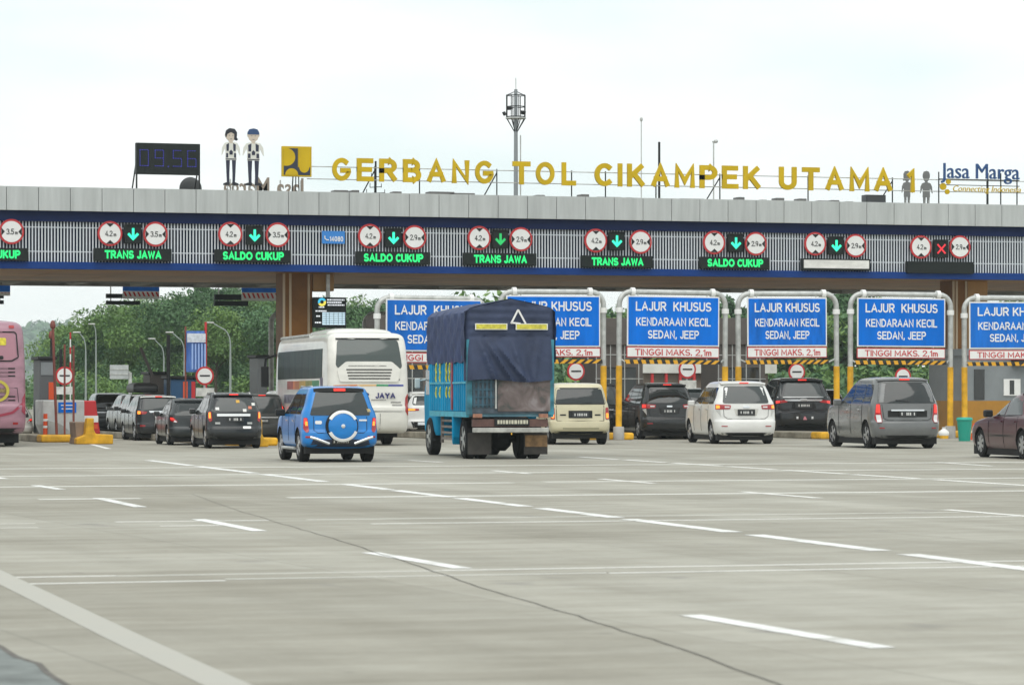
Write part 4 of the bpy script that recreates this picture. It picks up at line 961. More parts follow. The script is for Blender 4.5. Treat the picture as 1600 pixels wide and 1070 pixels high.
cabinet(267, 306, 592, 690, 108, 'blue and orange toll machine below the banner', mat('machine_blue', (.015, .07, .16), .5), .0, [(286, 293, 596, 625, orange), (299, 305, 596, 625, M['red'])])
cabinet(402, 418, 559, 690, 110, 'tall pale grey cabinet with blue mark beside the cream bus', M['boothgrey'], .0, [(411, 415, 578, 586, M['blue'])])
cabinet(234, 262, 585, 690, 113, 'dark brown toll machine behind the black SUV with the roof box', M['booth'], .0)
# banner and its pole
Y = 104; x0, x1 = gx(291, Y), gx(320, Y); t = thing('banner', 'tall blue striped banner with white heading tied to a red pole', 'banner', ((x0 + x1) / 2, Y, 0)); hw = (x1 - x0) / 2; Z = lambda py: at(305, py, Y).z
mb = MB(); nx_, nz_ = 14, 16
for j in range(nz_ + 1):
    for i in range(nx_ + 1): mb.v.append((-hw + 2 * hw * i / nx_, .05 * math.sin(i * .9) + .03 * math.sin(j * .7 + i), Z(581) + (Z(517) - Z(581)) * j / nz_))
for j in range(nz_):
    for i in range(nx_): a = j * (nx_ + 1) + i; mb.f.append((a, a + 1, a + nx_ + 2, a + nx_ + 1))
cl = mb.build('cloth', mat('banner_blue', (.11, .24, .62), .7, noise=.3, nscale=5, stretch=(1, 1, .05)), t, smooth=60)
m = MB().box(-hw, hw, -.13, -.10, Z(535), Z(521)).build('heading', mat('banner_white', (.62, .66, .72), .7, noise=.3, nscale=9), t)
m = MB()
for k in range(5): m.box(-hw * .5 + k * hw * .34, -hw * .5 + k * hw * .34 + .05, -.125, -.10, Z(577), Z(537))
m.build('pale_stripes', mat('banner_pale', (.30, .44, .75), .7), t)
MB().tube([(hw + .03, 0, 0), (hw + .03, 0, Z(503))], .04, 8).build('red_pole', M['red'], t, smooth=50)
MB().tube([(-hw - .0, .1, 0), (-hw - .0, .1, Z(510))], .03, 8).build('thin_pole', rust, t, smooth=50)
pole2(263, 523, 690, 106, 'dark vertical pole behind the row of black cars', M['blk'], .06)
p = at(240, 591, 112); q = at(219.5, 543, 112); t = thing('raised_barrier_arm', 'dark barrier arm raised at a slant above the queue of cars', 'barrier arm', (p.x, 112, 0))
MB().bar((0, 0, p.z), (q.x - p.x, 0, q.z), .09).build('arm', M['booth'], t); MB().box(-.15, .25, -.1, .2, 0, p.z + .05).build('post_box', M['booth'], t)
# green bin, cone and sack by the last island
p = gr(1507, 689); k = F / dY(1506, p.y); t = thing('litter_bin', 'green plastic litter bin with lid beside the yellow post', 'litter bin', p); h = 37 / k
MB().lathe([(.17, 0), (.20, h * .5), (.225, h * .86), (.215, h * .86), (.02, h * .82)], 'z', (0, 0, 0), 20).build('tub', mat('bin_green', (.01, .30, .22), .45), t, smooth=40)
MB().lathe([(.24, h * .865), (.25, h * .92), (.22, h), (.02, h * 1.01)], 'z', (0, 0, 0), 20).build('lid', mat('bin_green_lid', (.015, .36, .27), .45), t, smooth=40)
cone(1522, 687, 26, 'orange traffic cone between the green bin and the maroon sedan')
p = gr(1475, 685); k = F / dY(1477, p.y); t = thing('sack', 'white sack with yellow base lying behind the grey minivan', 'sack', p)
MB().lathe([(.15, .08), (.18, .14), (.17, .22), (.10, .27), (.05, .31), (.07, .36), (.02, .35)], 'z', (0, 0, 0), 14).build('bag', M['white'], t, smooth=60); MB().lathe([(.15, 0), (.16, .12), (.02, .13)], 'z', (0, 0, 0), 14).build('foot', M['yellow'], t, smooth=40)
# street lamps and the grey road board beyond
def lamp(px, ytop, pxarm, yarm, d, label):
    p = pt(px, d); k = F / d; h = zz(ytop, d) ; t = thing('street_lamp', label, 'street lamp', p, -PHI, 'street lamps along the far road'); w = (pxarm - px) / k; ha = zz(yarm, d)
    path = [(0, 0, 0), (0, 0, h * .5), (0, 0, h - .9)] + [(w * .5 * (1 - math.cos(a)), 0, h - .9 + .75 * math.sin(a)) for a in np.linspace(.3, 1.4, 5)] + [(w, 0, ha)]
    MB().tube(path, [.06, .05, .036] + [.028] * 5 + [.024], 8).build('pole', mat('lamp_grey', (.25, .29, .275), .6), t, smooth=50)
    MB().box(w - .3, w + .1, -.08, .08, ha - .04, ha + .03).build('lamp_head', M['steel'], t, bevel=.03)
lamp(360, 508, 331, 504, 150, 'nearest curved street lamp beside the blue banner')
lamp(288, 524, 268, 519, 168, 'curved street lamp just left of the blue banner')
lamp(256, 534, 240, 529, 185, 'curved street lamp behind the raised barrier arm')
lamp(134, 522, 123, 519, 170, 'slender street lamp above the near island')
lamp(150, 508, 146, 506, 190, 'tall straight street lamp in front of the left end of the wood')
d = 175; p = pt(186, d, 0); t = thing('road_board', 'grey rear side of a road direction board below the hill', 'road sign', p, -PHI); k = F / d; z0, z1 = zz(592, d), zz(570, d)
MB().box(-14.5 / k, 14.5 / k, 0, .08, z0, z1).build('board', mat('board_grey', (.42, .44, .44), .6, noise=.2, nscale=2), t)
m = MB()
for f in (.3, .65): m.box(-14.5 / k, 14.5 / k, -.03, -.001, z0 + (z1 - z0) * f, z0 + (z1 - z0) * f + .06)
build_each(m, 'stiffener', M['steel'], t); MB().tube([(17 / k, .12, 0), (17 / k, .12, z1 - .4)], .09, 8).build('post', M['steel'], t); MB().bar((10 / k, .12, (z0 + z1) / 2), (17 / k, .12, (z0 + z1) / 2), .08).build('bracket', M['steel'], t)
# ================================================================== VEHICLES
def catmull(vals, ts):
    """vals: rows; piecewise cubic through rows at positions 0..n-1, limited so that it never overshoots"""
    A = np.array(vals, float); n = len(A); out_ = []
    m = np.zeros_like(A)
    for i in range(1, n - 1):
        a, b = A[i] - A[i - 1], A[i + 1] - A[i]
        m[i] = np.where(a * b > 0, 2 * a * b / (a + b + 1e-12), 0)
    m[0] = A[1] - A[0]; m[-1] = A[-1] - A[-2]
    for t in ts:
        i = min(int(t), n - 2); u = t - i
        h00, h10, h01, h11 = 2*u**3-3*u**2+1, u**3-2*u**2+u, -2*u**3+3*u**2, u**3-u**2
        out_.append(h00 * A[i] + h10 * m[i] + h01 * A[i + 1] + h11 * m[i + 1])
    return out_
def loft(sl, rr=.22, rf=.30, bow=.06, fbow=.12, sub=3):
    """body grown from plan outlines: sl rows are (z, y_rear, y_front, half_width)"""
    rows = catmull(sl, [i / sub for i in range((len(sl) - 1) * sub + 1)])
    rings = []
    for z, y0, y1, hw in rows:
        L = y1 - y0; r1 = min(rr, hw * .6, L * .3); r2 = min(rf, hw * .7, L * .35); bw = min(bow, L * .1); fb = min(fbow, L * .1); half = []
        xs = hw - r1
        for i in range(6): x = xs * i / 6; half.append((x, y0 + bw * (x / hw) ** 2 * 1.0))
        yb = y0 + bw * (xs / hw) ** 2
        for i in range(7):
            a = -math.pi / 2 + math.pi / 2 * i / 6; half.append((xs + r1 * math.cos(a), yb + r1 + r1 * math.sin(a)))
        xf = hw - r2; yf = y1 - fb * (xf / hw) ** 2
        ya, yc = yb + r1, yf - r2
        for i in range(1, 14):
            f = i / 14; half.append((hw, ya + (yc - ya) * f))
        for i in range(7):
            a = math.pi / 2 * i / 6; half.append((xf + r2 * math.cos(a), yc + r2 * math.sin(a)))
        for i in range(5, 0, -1): x = xf * i / 6; half.append((x, y1 - fb * (x / hw) ** 2))
        half.append((0, y1))
        rings.append([(x, y, z) for x, y in half] + [(-x, y, z) for x, y in half[-2:0:-1]])
    mb = MB(); n = len(rings[0])
    for r in rings: mb.v += r
    for j in range(len(rings) - 1):
        for k in range(n): mb.f.append((j * n + k, j * n + (k + 1) % n, (j + 1) * n + (k + 1) % n, (j + 1) * n + k))
    mb.f.append(tuple(range(n))[::-1]); mb.f.append(tuple((len(rings) - 1) * n + k for k in range(n)))
    return mb
def wells(body, axles, Rw, W2, depth=.30, k=1.16):
    c = MB()
    for y in axles:
        for s in (-1, 1):
            a, b = s * (W2 - depth), s * (W2 + .3); c.lathe([(Rw * k, min(a, b)), (Rw * k, max(a, b))], 'x', (0, y, Rw * 1.02), 28)
    co = c.build('cut', M['dark'])
    md = body.modifiers.new('b', 'BOOLEAN'); md.operation = 'DIFFERENCE'; md.object = co; md.solver = 'EXACT'
    if hasattr(md, 'material_mode'): md.material_mode = 'TRANSFER'
    dg = bpy.context.evaluated_depsgraph_get(); me = bpy.data.meshes.new_from_object(body.evaluated_get(dg))
    old = body.data; body.modifiers.clear(); body.data = me; bpy.data.meshes.remove(old); cm = co.data; bpy.data.objects.remove(co); bpy.data.meshes.remove(cm)
    me.polygons.foreach_set('use_smooth', [True] * len(me.polygons)); me.set_sharp_from_angle(angle=R(38))
def roundpoly(p, r):
    if not r: return p
    out_ = []; n = len(p)
    for i in range(n):
        a, b, c = Vector(p[i - 1]), Vector(p[i]), Vector(p[(i + 1) % n]); d1 = (a - b); d2 = (c - b)
        q = min(r, d1.length * .45, d2.length * .45); s, e = b + d1.normalized() * q, b + d2.normalized() * q
        for k in range(5):
            u = k / 4; out_.append(tuple((1 - u) ** 2 * s + 2 * u * (1 - u) * b + u * u * e))
    return out_
def resample(p, st):
    out_ = []; n = len(p)
    for i in range(n):
        a, b = Vector(p[i]), Vector(p[(i + 1) % n]); k = max(1, int(math.ceil((b - a).length / st)))
        out_ += [tuple(a.lerp(b, j / k)) for j in range(k)]
    return out_
class Car:
    def __init__(s, root, body):
        s.root = root; bm = bmesh.new(); bm.from_mesh(body.data); bmesh.ops.triangulate(bm, faces=bm.faces); s.bvh = BVHTree.FromBMesh(bm); bm.free(); s.body = body
    def shell(s, poly, ang, m, name, parent=None, proud=.012, rnd_=0.0, rings=4, st=.09, smooth=45):
        """a shell that lies on the body: outline (u, z) in a view turned by ang about z, projected along the view"""
        poly = resample(roundpoly(poly, rnd_), st); n = len(poly); a = R(ang)
        rt = Vector((math.cos(a), math.sin(a), 0)); dr = Vector((-math.sin(a), math.cos(a), 0))
        cx = sum(p[0] for p in poly) / n; cz = sum(p[1] for p in poly) / n; vs = []; fs = []
        c0 = s.mid if abs(abs(ang) - 90) < 1 else Vector((0, .2, 0))
        def hit(u, z):
            o = c0 + rt * u - dr * 12 + Vector((0, 0, z)); h = s.bvh.ray_cast(o, dr)
            if h[0] is None:
                h = s.bvh.find_nearest(c0 + rt * u + Vector((0, 0, z)))
            return h[0]
        vs.append(hit(cx, cz) - dr * proud)
        for k in range(1, rings + 1):
            for u, z in poly: f = k / rings; vs.append(hit(cx + (u - cx) * f, cz + (z - cz) * f) - dr * proud)
        for u, z in poly: vs.append(hit(u, z) + dr * .015)
        for i in range(n):
            fs.append((0, 1 + i, 1 + (i + 1) % n))
            for k in range(rings): a_ = 1 + k * n; fs.append((a_ + i, a_ + n + i, a_ + n + (i + 1) % n, a_ + (i + 1) % n))
        return MB().add(vs, fs).build(name, m, parent or s.root, smooth=smooth)
    def rear(s, poly, m, name, **k): return s.shell(poly, 0, m, name, **k)
    def both(s, poly, ang, m, name, **k):         # poly for the left, mirrored for the right
        l = s.shell(poly, -ang, m, name, **k); r = s.shell([(-u, z) for u, z in poly][::-1], ang, m, name, **k); return l, r
    def side(s, poly, m, name, **k):               # poly in (y, z) seen from either side
        s.shell([(s.mid.y - y, z) for y, z in poly], -90, m, name, **k); s.shell([(y - s.mid.y, z) for y, z in poly], 90, m, name, **k)
def mir(h): return h + [(-x, z) for x, z in h[::-1]]
def strip_poly(x0, x1, z0, z1): return [(x0, z0), (x1, z0), (x1, z1), (x0, z1)]
def wheels(root, W2, Rw, axles, wd=.2, spokes=5, rimmat=None, dual=False):
    for y in axles:
        for s in (-1, 1):
            x1 = s * (W2 - .02); x0 = s * (W2 - .02 - wd)
            a, b = min(x0, x1), max(x0, x1); k = Rw
            t = MB().lathe([(k * .62, a + .01), (k * .9, a), (k, a + .03), (k, b - .03), (k * .9, b), (k * .66, b - .005), (k * .62, b - .03)], 'x', (0, y, k), 28).build('wheel', M['rubber'], root, smooth=35)
            m = MB(); xo = x1 - s * .035; m.lathe([(k * .66, -.01 * s), (k * .62, .03 * s), (k * .60, 0)], 'x', (xo, y, k), 28)
            for q in range(spokes):
                an = 2 * math.pi * q / spokes; m.bar((xo + s * .022, y + k * .08 * math.cos(an), k + k * .08 * math.sin(an)), (xo + s * .015, y + k * .63 * math.cos(an), k + k * .63 * math.sin(an)), .028, k * .20)
            m.lathe([(k * .14, -.01), (k * .14, .035), (.01, .04)] if s > 0 else [(k * .14, .01), (k * .14, -.035), (.01, -.04)], 'x', (xo, y, k), 14); m.build('rim', rimmat or M['rim'], t)
            MB().lathe([(k * .58, -.004), (k * .58, .004)], 'x', (xo - s * .03, y, k), 24).build('brake_disc', M['dark'], t)
def place(root, px, py, theta, hpx, Hreal, rear_axle=.8):
    a = math.atan((px - 800) / F); rz = -(PHI + a) + R(theta); d = F * H0 / (py - HZ); s = hpx * d / F / Hreal; hd = Vector((-math.sin(rz), math.cos(rz), 0)); fw = Vector((SP, CP, 0))
    root.rotation_euler = (0, 0, rz); root.scale = (s, s, s)
    root.location = pt(px, d - hd.dot(fw) * rear_axle * s)       # rear axle touches the ground at row py, rear face centred on px
    return s
def car_body(root, H, L, W, m, clear=.22, bump=.10, rake=.28, belt=.60, tumble=.77, roofcap=.5, hood=(.62, 1.15), wind=.95, Rw=.32, axles=None, rr=.30, rf=.42, bow=.09, sl=None, rearz=.36):
    W2 = W / 2; hz, hl = hood
    sl = sl or [(clear, .22, L - .25, W2 * .86), (clear + .08, .05, L - .08, W2 * .955), (H * .27, .0, L, W2 * .99), (H * rearz, .01, L - .01, W2), (H * rearz + .035, bump * .75, L - .02, W2),
                (H * .50, bump, L - .07, W2 * .995), (H * (hz - .035), bump + .01, L - .25, W2 * .985), (H * hz, bump + .02, L - hl * .8, W2 * .975), (H * (hz + .03), bump + .03, L - hl, W2 * .96),
                (H * (hz + .12), bump + rake * .28, L - hl - wind * .30, W2 * (.96 - (1 - tumble) * .33)), (H * (hz + .24), bump + rake * .68, L - hl - wind * .72, W2 * (.96 - (.96 - tumble) * .72)), (H * .935, bump + rake, L - hl - wind, W2 * tumble),
                (H * .97, bump + rake + .06, L - hl - wind - .2, W2 * (tumble - .035)), (H * .99, bump + rake + .22, L - hl - wind - .45, W2 * (tumble - .14)), (H, bump + rake + .6, L - hl - wind - .85, W2 * (tumble - .34))]
    body = loft(sl, rr, rf, bow).build('body', m, root, smooth=38)
    axles = axles or (.80, L - .85)
    wells(body, axles, Rw, W2)
    c = Car(root, body); c.mid = Vector((0, L * .45, 0)); c.H, c.L, c.W2 = H, L, W2
    MB().box(-W2 * .90, W2 * .90, .22, L - .3, clear - .11, clear + .12).build('underbody', M['dark'], root)  # made wide and low to deepen the contact shadow under the car
    return c, axles
def plate(c, z, w=.43, h=.15, recess=None, y=None, marks=True):
    p = c.rear(strip_poly(-w / 2, w / 2, z - h / 2, z + h / 2), M['plate'], 'number_plate', proud=.03, st=.2, rings=2)
    if marks:                                    # the characters cannot be read in the photo: worn pale strokes only
        g = random.Random(int(z * 1e4)); xs = [-.17, -.09, -.045, 0, .045, .10, .145]
        for i, x in enumerate(xs):
            if i in (1, 5) and g.random() < .4: continue
            c.rear(strip_poly(x, x + .022 + .008 * g.random(), z - .035, z + .035), M['plate_mark'], 'plate_mark', parent=p, proud=.036, st=.2, rings=1)
def wheels_c(c, axles, Rw, **k): wheels(c.root, c.W2, Rw, axles, **k)
def mirrors(c, y, z, m, w=.2):
    for s in (-1, 1):
        q = MB(); x = s * (c.W2 * .97); q.box(min(x, x + s * w), max(x, x + s * w), y - .06, y + .08, z, z + .16); q.build('mirror', m, c.root, bevel=.035)
def seams(c, polys, name='tailgate_seam'):
    pass
def line(c, pts, w, m, name, ang=0, proud=.006, side=False):
    """a thin strip along a polyline on the body"""
    vs = []
    P_ = [Vector(p) for p in pts]
    for i in range(len(P_) - 1):
        d = (P_[i + 1] - P_[i]).normalized(); n = Vector((-d.y, d.x)) * w / 2; q = [P_[i] + n, P_[i + 1] + n, P_[i + 1] - n, P_[i] - n]
        vs.append([tuple(v) for v in q])
    mb_all = None
    for q in vs:
        if side: c.side(q, m, name, proud=proud, st=.12, rings=1)
        else: c.shell(q, ang, m, name, proud=proud, st=.12, rings=1)
SEAM = mat('panel_gap', (.008, .008, .008), .8)
def side_glass(c, y0, y1, y2, zb, zt, fr, n=3, m=None, lean=.9):
    """windows between the rear (y0) and the windscreen pillar (y1 at the top, y2 at the belt)"""
    m = m or M['glass']; cuts = fr
    ys_b = [y0] + [y0 + (y2 - y0) * f for f in cuts] + [y2]; ys_t = [y0 + .12] + [y0 + (y2 - y0) * f for f in cuts] + [y1]
    for i in range(len(ys_b) - 1):
        g = .025
        tb = min(ys_t[i + 1], y1); ta = min(ys_t[i], y1 - .05)
        poly = [(ys_b[i] + g, zb), (ys_b[i + 1] - g, zb), (tb - g, zt), (ta + g, zt)]
        c.side(poly, m, 'window', rnd_=.05, proud=.008)
def doors(c, ys, zb, zt):
    for y in ys: line(c, [(y, zb), (y, zt)], .014, SEAM, 'door_seam', side=True)
    for y in ys[:-1]: c.side(strip_poly(y + .10, y + .28, zt - .13, zt - .095), M['chrome'] if False else c.handle, 'door_handle', proud=.03, rings=1)
def lamp_pair(c, poly, ang, lit=None, lens=None, rnd_=.03, name='taillight', litm=None, proud=.015):
    ps = c.both(poly, ang, lens or M['lens'], name, rnd_=rnd_, proud=proud)
    if lit:
        l = c.shell(lit, -ang, litm or M['amber'], 'lit_lamp', parent=ps[0], rnd_=rnd_ * .6, proud=proud + .008, rings=3); r = c.shell([(-u, z) for u, z in lit][::-1], ang, litm or M['amber'], 'lit_lamp', parent=ps[1], rnd_=rnd_ * .6, proud=proud + .008, rings=3)
    return ps
def spoiler(c, m, z, depth=.14, w=.74, th=.06, lit=True):
    """roof-edge spoiler with the high brake lamp"""
    y = c.bvh.ray_cast(Vector((0, -5, z)), Vector((0, 1, 0)))[0].y; W = c.W2 * w
    sp = MB(); prof = [(y + .25, z + .015), (y - depth, z + .0), (y - depth - .01, z - th * .8), (y - depth + .03, z - th), (y + .22, z - th * .7)]
    n = 9
    for i in range(n):
        x = -W + 2 * W * i / (n - 1); e = abs(x / W) ** 3 * .10
        sp.v += [(x, q[0] + e, q[1] - abs(x / W) ** 4 * .02) for q in prof]
    k = len(prof)
    for i in range(n - 1):
        for j in range(k): a = i * k + j; b = i * k + (j + 1) % k; sp.f.append((a, b, b + k, a + k))
    sp.f += [tuple(range(k)), tuple((n - 1) * k + j for j in range(k))]
    o = sp.build('spoiler', m, c.root, smooth=40)
    if lit: MB().box(-.13, .13, y - depth - .022, y - depth + .02, z - th * .72, z - th * .12).build('brake_lamp', M['lens_lit'], o)
    return o
def rails(c, H, m, y0, y1, w=.62):
    for s in (-1, 1):
        MB().tube([(s * c.W2 * w, y0, H * .955), (s * c.W2 * w, y0 + .12, H * .995), (s * c.W2 * w, y1 - .12, H * .995), (s * c.W2 * w, y1, H * .955)], .02, 6).build('roof_rail', m, c.root)
def wiper(c, z, l=.45): line(c, [(0.02, z), (-l, z + .04)], .018, M['blk'], 'wiper', proud=.03)

VG = 'vehicles queuing for the toll lanes'
# ---------------- compact SUV with the spare wheel on the tailgate
def suv_blue():
    root = thing('compact_suv', 'bright blue compact SUV with spare wheel cover on its tailgate and chrome bumper bars', 'car', group=VG)
    H, L, W = 1.70, 4.10, 1.72; blue = paint('car_blue', (.0, .195, .58), .3); c, ax = car_body(root, H, L, W, blue, .30, .06, .20, hood=(.62, 1.0), wind=.75, Rw=.36, axles=(.78, 3.3), rr=.2, tumble=.76, rearz=.40); c.handle = M['chrome']; W2 = c.W2
    dk = paint('car_blue_shade', (.012, .05, .20), .35)
    c.rear(mir([(W2 * .60, .95 * H * .995), (W2 * .80, .615 * H)]), M['glassgrey'], 'rear_window', rnd_=.05)
    spoiler(c, M['blk'], H * .975, .12, .66, .10)
    lamp_pair(c, [(-.79, .585 * H), (-.70, .585 * H), (-.66, .40 * H), (-.72, .39 * H), (-.80, .44 * H)], 14, [(-.775, .575 * H), (-.715, .575 * H), (-.70, .50 * H), (-.775, .50 * H)], litm=M['lens_lit'])
    for s in (-1, 1): c.shell([(s * .745, .535 * H), (s * .70, .535 * H), (s * .69, .48 * H), (s * .745, .48 * H)], -14 * -s * -1 if False else (14 * s), M['amber'], 'indicator', proud=.028, rings=2)
    line(c, [(-.60, .60 * H), (-.60, .42 * H), (-.52, .385 * H), (.52, .385 * H), (.60, .42 * H), (.60, .60 * H)], .012, SEAM, 'tailgate_seam')
    # spare wheel
    cy = -.02; cz = .475 * H; cx = .02
    sp = MB().lathe([(.36, .16), (.365, .02), (.355, -.06), (.335, -.095), (.02, -.125)], 'y', (cx, cy, cz), 36).build('spare_wheel', M['rubber'], root, smooth=35)
    MB().lathe([(.345, -.05), (.34, -.085), (.30, -.115), (.15, -.13), (.01, -.135)], 'y', (cx, cy, cz), 36).build('wheel_cover', blue, sp, smooth=50)
    ring = MB()
    for a0, a1 in ((28, 152), (205, 338)):
        n = 18; vs = []
        for i in range(n + 1):
            a = R(a0 + (a1 - a0) * i / n)
            for r, y in ((.352, -.04), (.352, -.10), (.305, -.128), (.285, -.125)): vs.append((cx + r * math.cos(a), cy + y, cz + r * math.sin(a)))
        ring.add(vs, [(4 * i + j, 4 * i + j + 1, 4 * i + j + 5, 4 * i + j + 4) for i in range(n) for j in range(3)])
    ring.build('silver_ring', M['white'], sp, smooth=40)
    MB().lathe([(.045, -.135), (.045, -.15), (.01, -.155)], 'y', (cx, cy, cz), 16).build('badge', M['chrome'], sp)
    for s in (-1, 1):
        MB().tube([(s * .70, -.06, .33 * H), (s * .58, -.10, .31 * H), (s * .28, -.10, .245 * H)], .035, 8).build('bumper_bar', M['chrome'], root, smooth=60)
    plate(c, .275 * H, .40, .14)
    c.rear([(-.57, .545 * H), (-.42, .545 * H), (-.42, .50 * H), (-.57, .50 * H)], M['white'], 'sticker', rnd_=.04, proud=.008)
    c.rear([(.42, .562 * H), (.60, .562 * H), (.60, .54 * H), (.42, .54 * H)], M['chrome'], 'name_badge', proud=.012)
    c.rear([(.62, .66 * H), (.70, .66 * H), (.68, .70 * H), (.60, .70 * H)], mat('window_sticker', (.5, .4, .2), .6, noise=.5, nscale=30), 'window_sticker', proud=.022)
    for s in (-1, 1): c.rear(strip_poly(s * .70 - .09, s * .70 + .09, .32 * H, .345 * H), M['lens'], 'reflector', proud=.014)
    c.rear(mir([(.70, .20 * H), (.62, .30 * H)]), mat('skirt', (.02, .03, .06), .5), 'lower_skirt', proud=.008)
    side_glass(c, .42, 2.35, 3.0, .63 * H, .895 * H, (.27, .62)); doors(c, [1.15, 2.05, 2.98], .22 * H, .61 * H)
    wheels_c(c, ax, .36, wd=.23); mirrors(c, 2.72, .60 * H, M['blk'], .22); rails(c, H, M['steel'], .6, 2.3)
    MB().tube([(-W2 * .99, 1.2, .3), (-W2 * .99, 2.9, .3)], .035, 8).build('side_step', M['steel'], root)
    place(root, 533, 721, 10.0, 118, H)
suv_blue()
# ---------------- minivan family
def minivan(name, label, H, L, W, pm, px, py, th, hpx, style, rw=.33, **kw):
    root = thing(name, label, 'car', group=VG); c, ax = car_body(root, H, L, W, pm, Rw=rw, **kw); c.handle = M['chrome']; W2 = c.W2; c.pm = pm
    style(c, H, L, W2); side_glass(c, .42, L - 2.15, L - 1.42, .635 * H, .895 * H, (.24, .58)); doors(c, [1.12, 2.1, 3.12], .2 * H, .61 * H)
    wheels_c(c, ax, rw, wd=.22); mirrors(c, L - 1.62, .60 * H, pm, .2); place(root, px, py, th, hpx, H); return c
def st_grey(c, H, L, W2):
    c.rear(mir([(W2 * .72, .925 * H), (W2 * .86, .635 * H)]), M['glass'], 'rear_window', rnd_=.06); spoiler(c, c.pm, H * .978, .10, .74, .05)
    ps = lamp_pair(c, [(-.70, .625 * H), (-.60, .625 * H), (-.53, .36 * H), (-.66, .36 * H), (-.745, .42 * H)], 25, None)
    for s, p in zip((-1, 1), ps):
        c.shell([(s * .69, .615 * H), (s * .615, .615 * H), (s * .595, .50 * H), (s * .70, .50 * H)], 25 * s, M['lens_lit'], 'brake_lamp', parent=p, proud=.023, rnd_=.02)
        c.shell([(s * .705, .47 * H), (s * .585, .47 * H), (s * .545, .37 * H), (s * .66, .37 * H)], 25 * s, M['lens_white'], 'clear_lamp', parent=p, proud=.023, rnd_=.02)
    c.rear(strip_poly(-.42, .42, .525 * H, .545 * H), M['chrome'], 'chrome_strip', proud=.03); plate(c, .485 * H, .42, .13)
    c.rear(strip_poly(-.50, .50, .44 * H, .53 * H), SEAM, 'plate_recess', proud=.004); line(c, [(-.64, .62 * H), (-.60, .42 * H), (-.50, .395 * H), (.50, .395 * H), (.60, .42 * H), (.64, .62 * H)], .012, SEAM, 'tailgate_seam')
    wiper(c, .655 * H, .3); c.rear(mir([(.62, .135 * H), (.68, .185 * H)]), M['blk'], 'lower_skirt', proud=.008)
    c.rear(strip_poly(.60, .72, .28 * H, .295 * H), M['lens'], 'reflector', proud=.012); c.rear(strip_poly(-.72, -.60, .28 * H, .295 * H), M['lens'], 'reflector', proud=.012)
minivan('minivan', 'grey minivan with tall red and clear tail lamps beside the green bin', 1.755, 4.58, 1.74, paint('car_grey', (.15, .155, .155), .22), 1420, 700, 17.5, 111, st_grey, rearz=.37, bump=.08, rake=.30, tumble=.79)
def st_wrap(c, H, L, W2):
    c.rear(mir([(W2 * .64, .92 * H), (W2 * .75, .645 * H)]), M['glassgrey'] if c.light else M['glass'], 'rear_window', rnd_=.07); spoiler(c, c.pm, H * .978, .12, .72, .05)
    ps = c.both([(-.86, .63 * H), (-.42, .615 * H), (-.44, .555 * H), (-.86, .545 * H)], 8, M['lens'], 'taillight', rnd_=.02, proud=.018)
    for s, p in zip((-1, 1), ps):
        c.shell([(s * .84, .615 * H), (s * .74, .612 * H), (s * .74, .565 * H), (s * .84, .56 * H)], 8 * s, M['amber'] if c.light else M['lens_lit'], 'lit_lamp', parent=p, proud=.027, rings=2)
        c.shell([(s * .60, .598 * H), (s * .46, .596 * H), (s * .46, .575 * H), (s * .60, .575 * H)], 8 * s, M['lens_white'], 'clear_lamp', parent=p, proud=.027, rings=2)
        c.shell([(s * .84, .53 * H), (s * .72, .545 * H), (s * .70, .43 * H)], 10 * s, mat('corner_trim', (.5, .5, .48) if c.light else (.45, .45, .45), .3), 'lamp_trim', proud=.01, rings=2)
    plate(c, .50 * H, .50, .17); c.rear(mir([(.30, .45 * H), (.36, .56 * H)]), mat('plate_recess', (.55, .54, .50) if c.light else (.012, .012, .012), .5), 'plate_recess', proud=.004)
    c.rear([(-.09, .60 * H), (.09, .60 * H), (.09, .57 * H), (-.09, .57 * H)], M['chrome'], 'badge', proud=.022, rnd_=.03)
    line(c, [(-.66, .63 * H), (-.64, .44 * H), (-.54, .40 * H), (.54, .40 * H), (.64, .44 * H), (.66, .63 * H)], .012, SEAM, 'tailgate_seam'); c.rear(mir([(.66, .13 * H), (.72, .18 * H)]), M['blk'], 'lower_skirt', proud=.01)
    c.rear(strip_poly(.55, .72, .275 * H, .29 * H), M['lens'], 'reflector', proud=.012); c.rear(strip_poly(-.72, -.55, .275 * H, .29 * H), M['lens'], 'reflector', proud=.012)
Car.light = True
minivan('minivan', 'white minivan with wraparound red tail lamps in front of the black SUV', 1.795, 4.73, 1.80, paint('car_white', (.74, .735, .71), .3, .1), 1167, 693, 12.5, 98, st_wrap, rearz=.36, bump=.07, rake=.36, tumble=.75)
Car.light = False
minivan('minivan', 'black minivan with red tail lamps and dusty side between the cream wagon and white minivan', 1.795, 4.73, 1.78, paint('car_black', (.016, .017, .018), .25), 1047, 686, 13.5, 88, st_wrap, rearz=.36, bump=.07, rake=.36, tumble=.75)
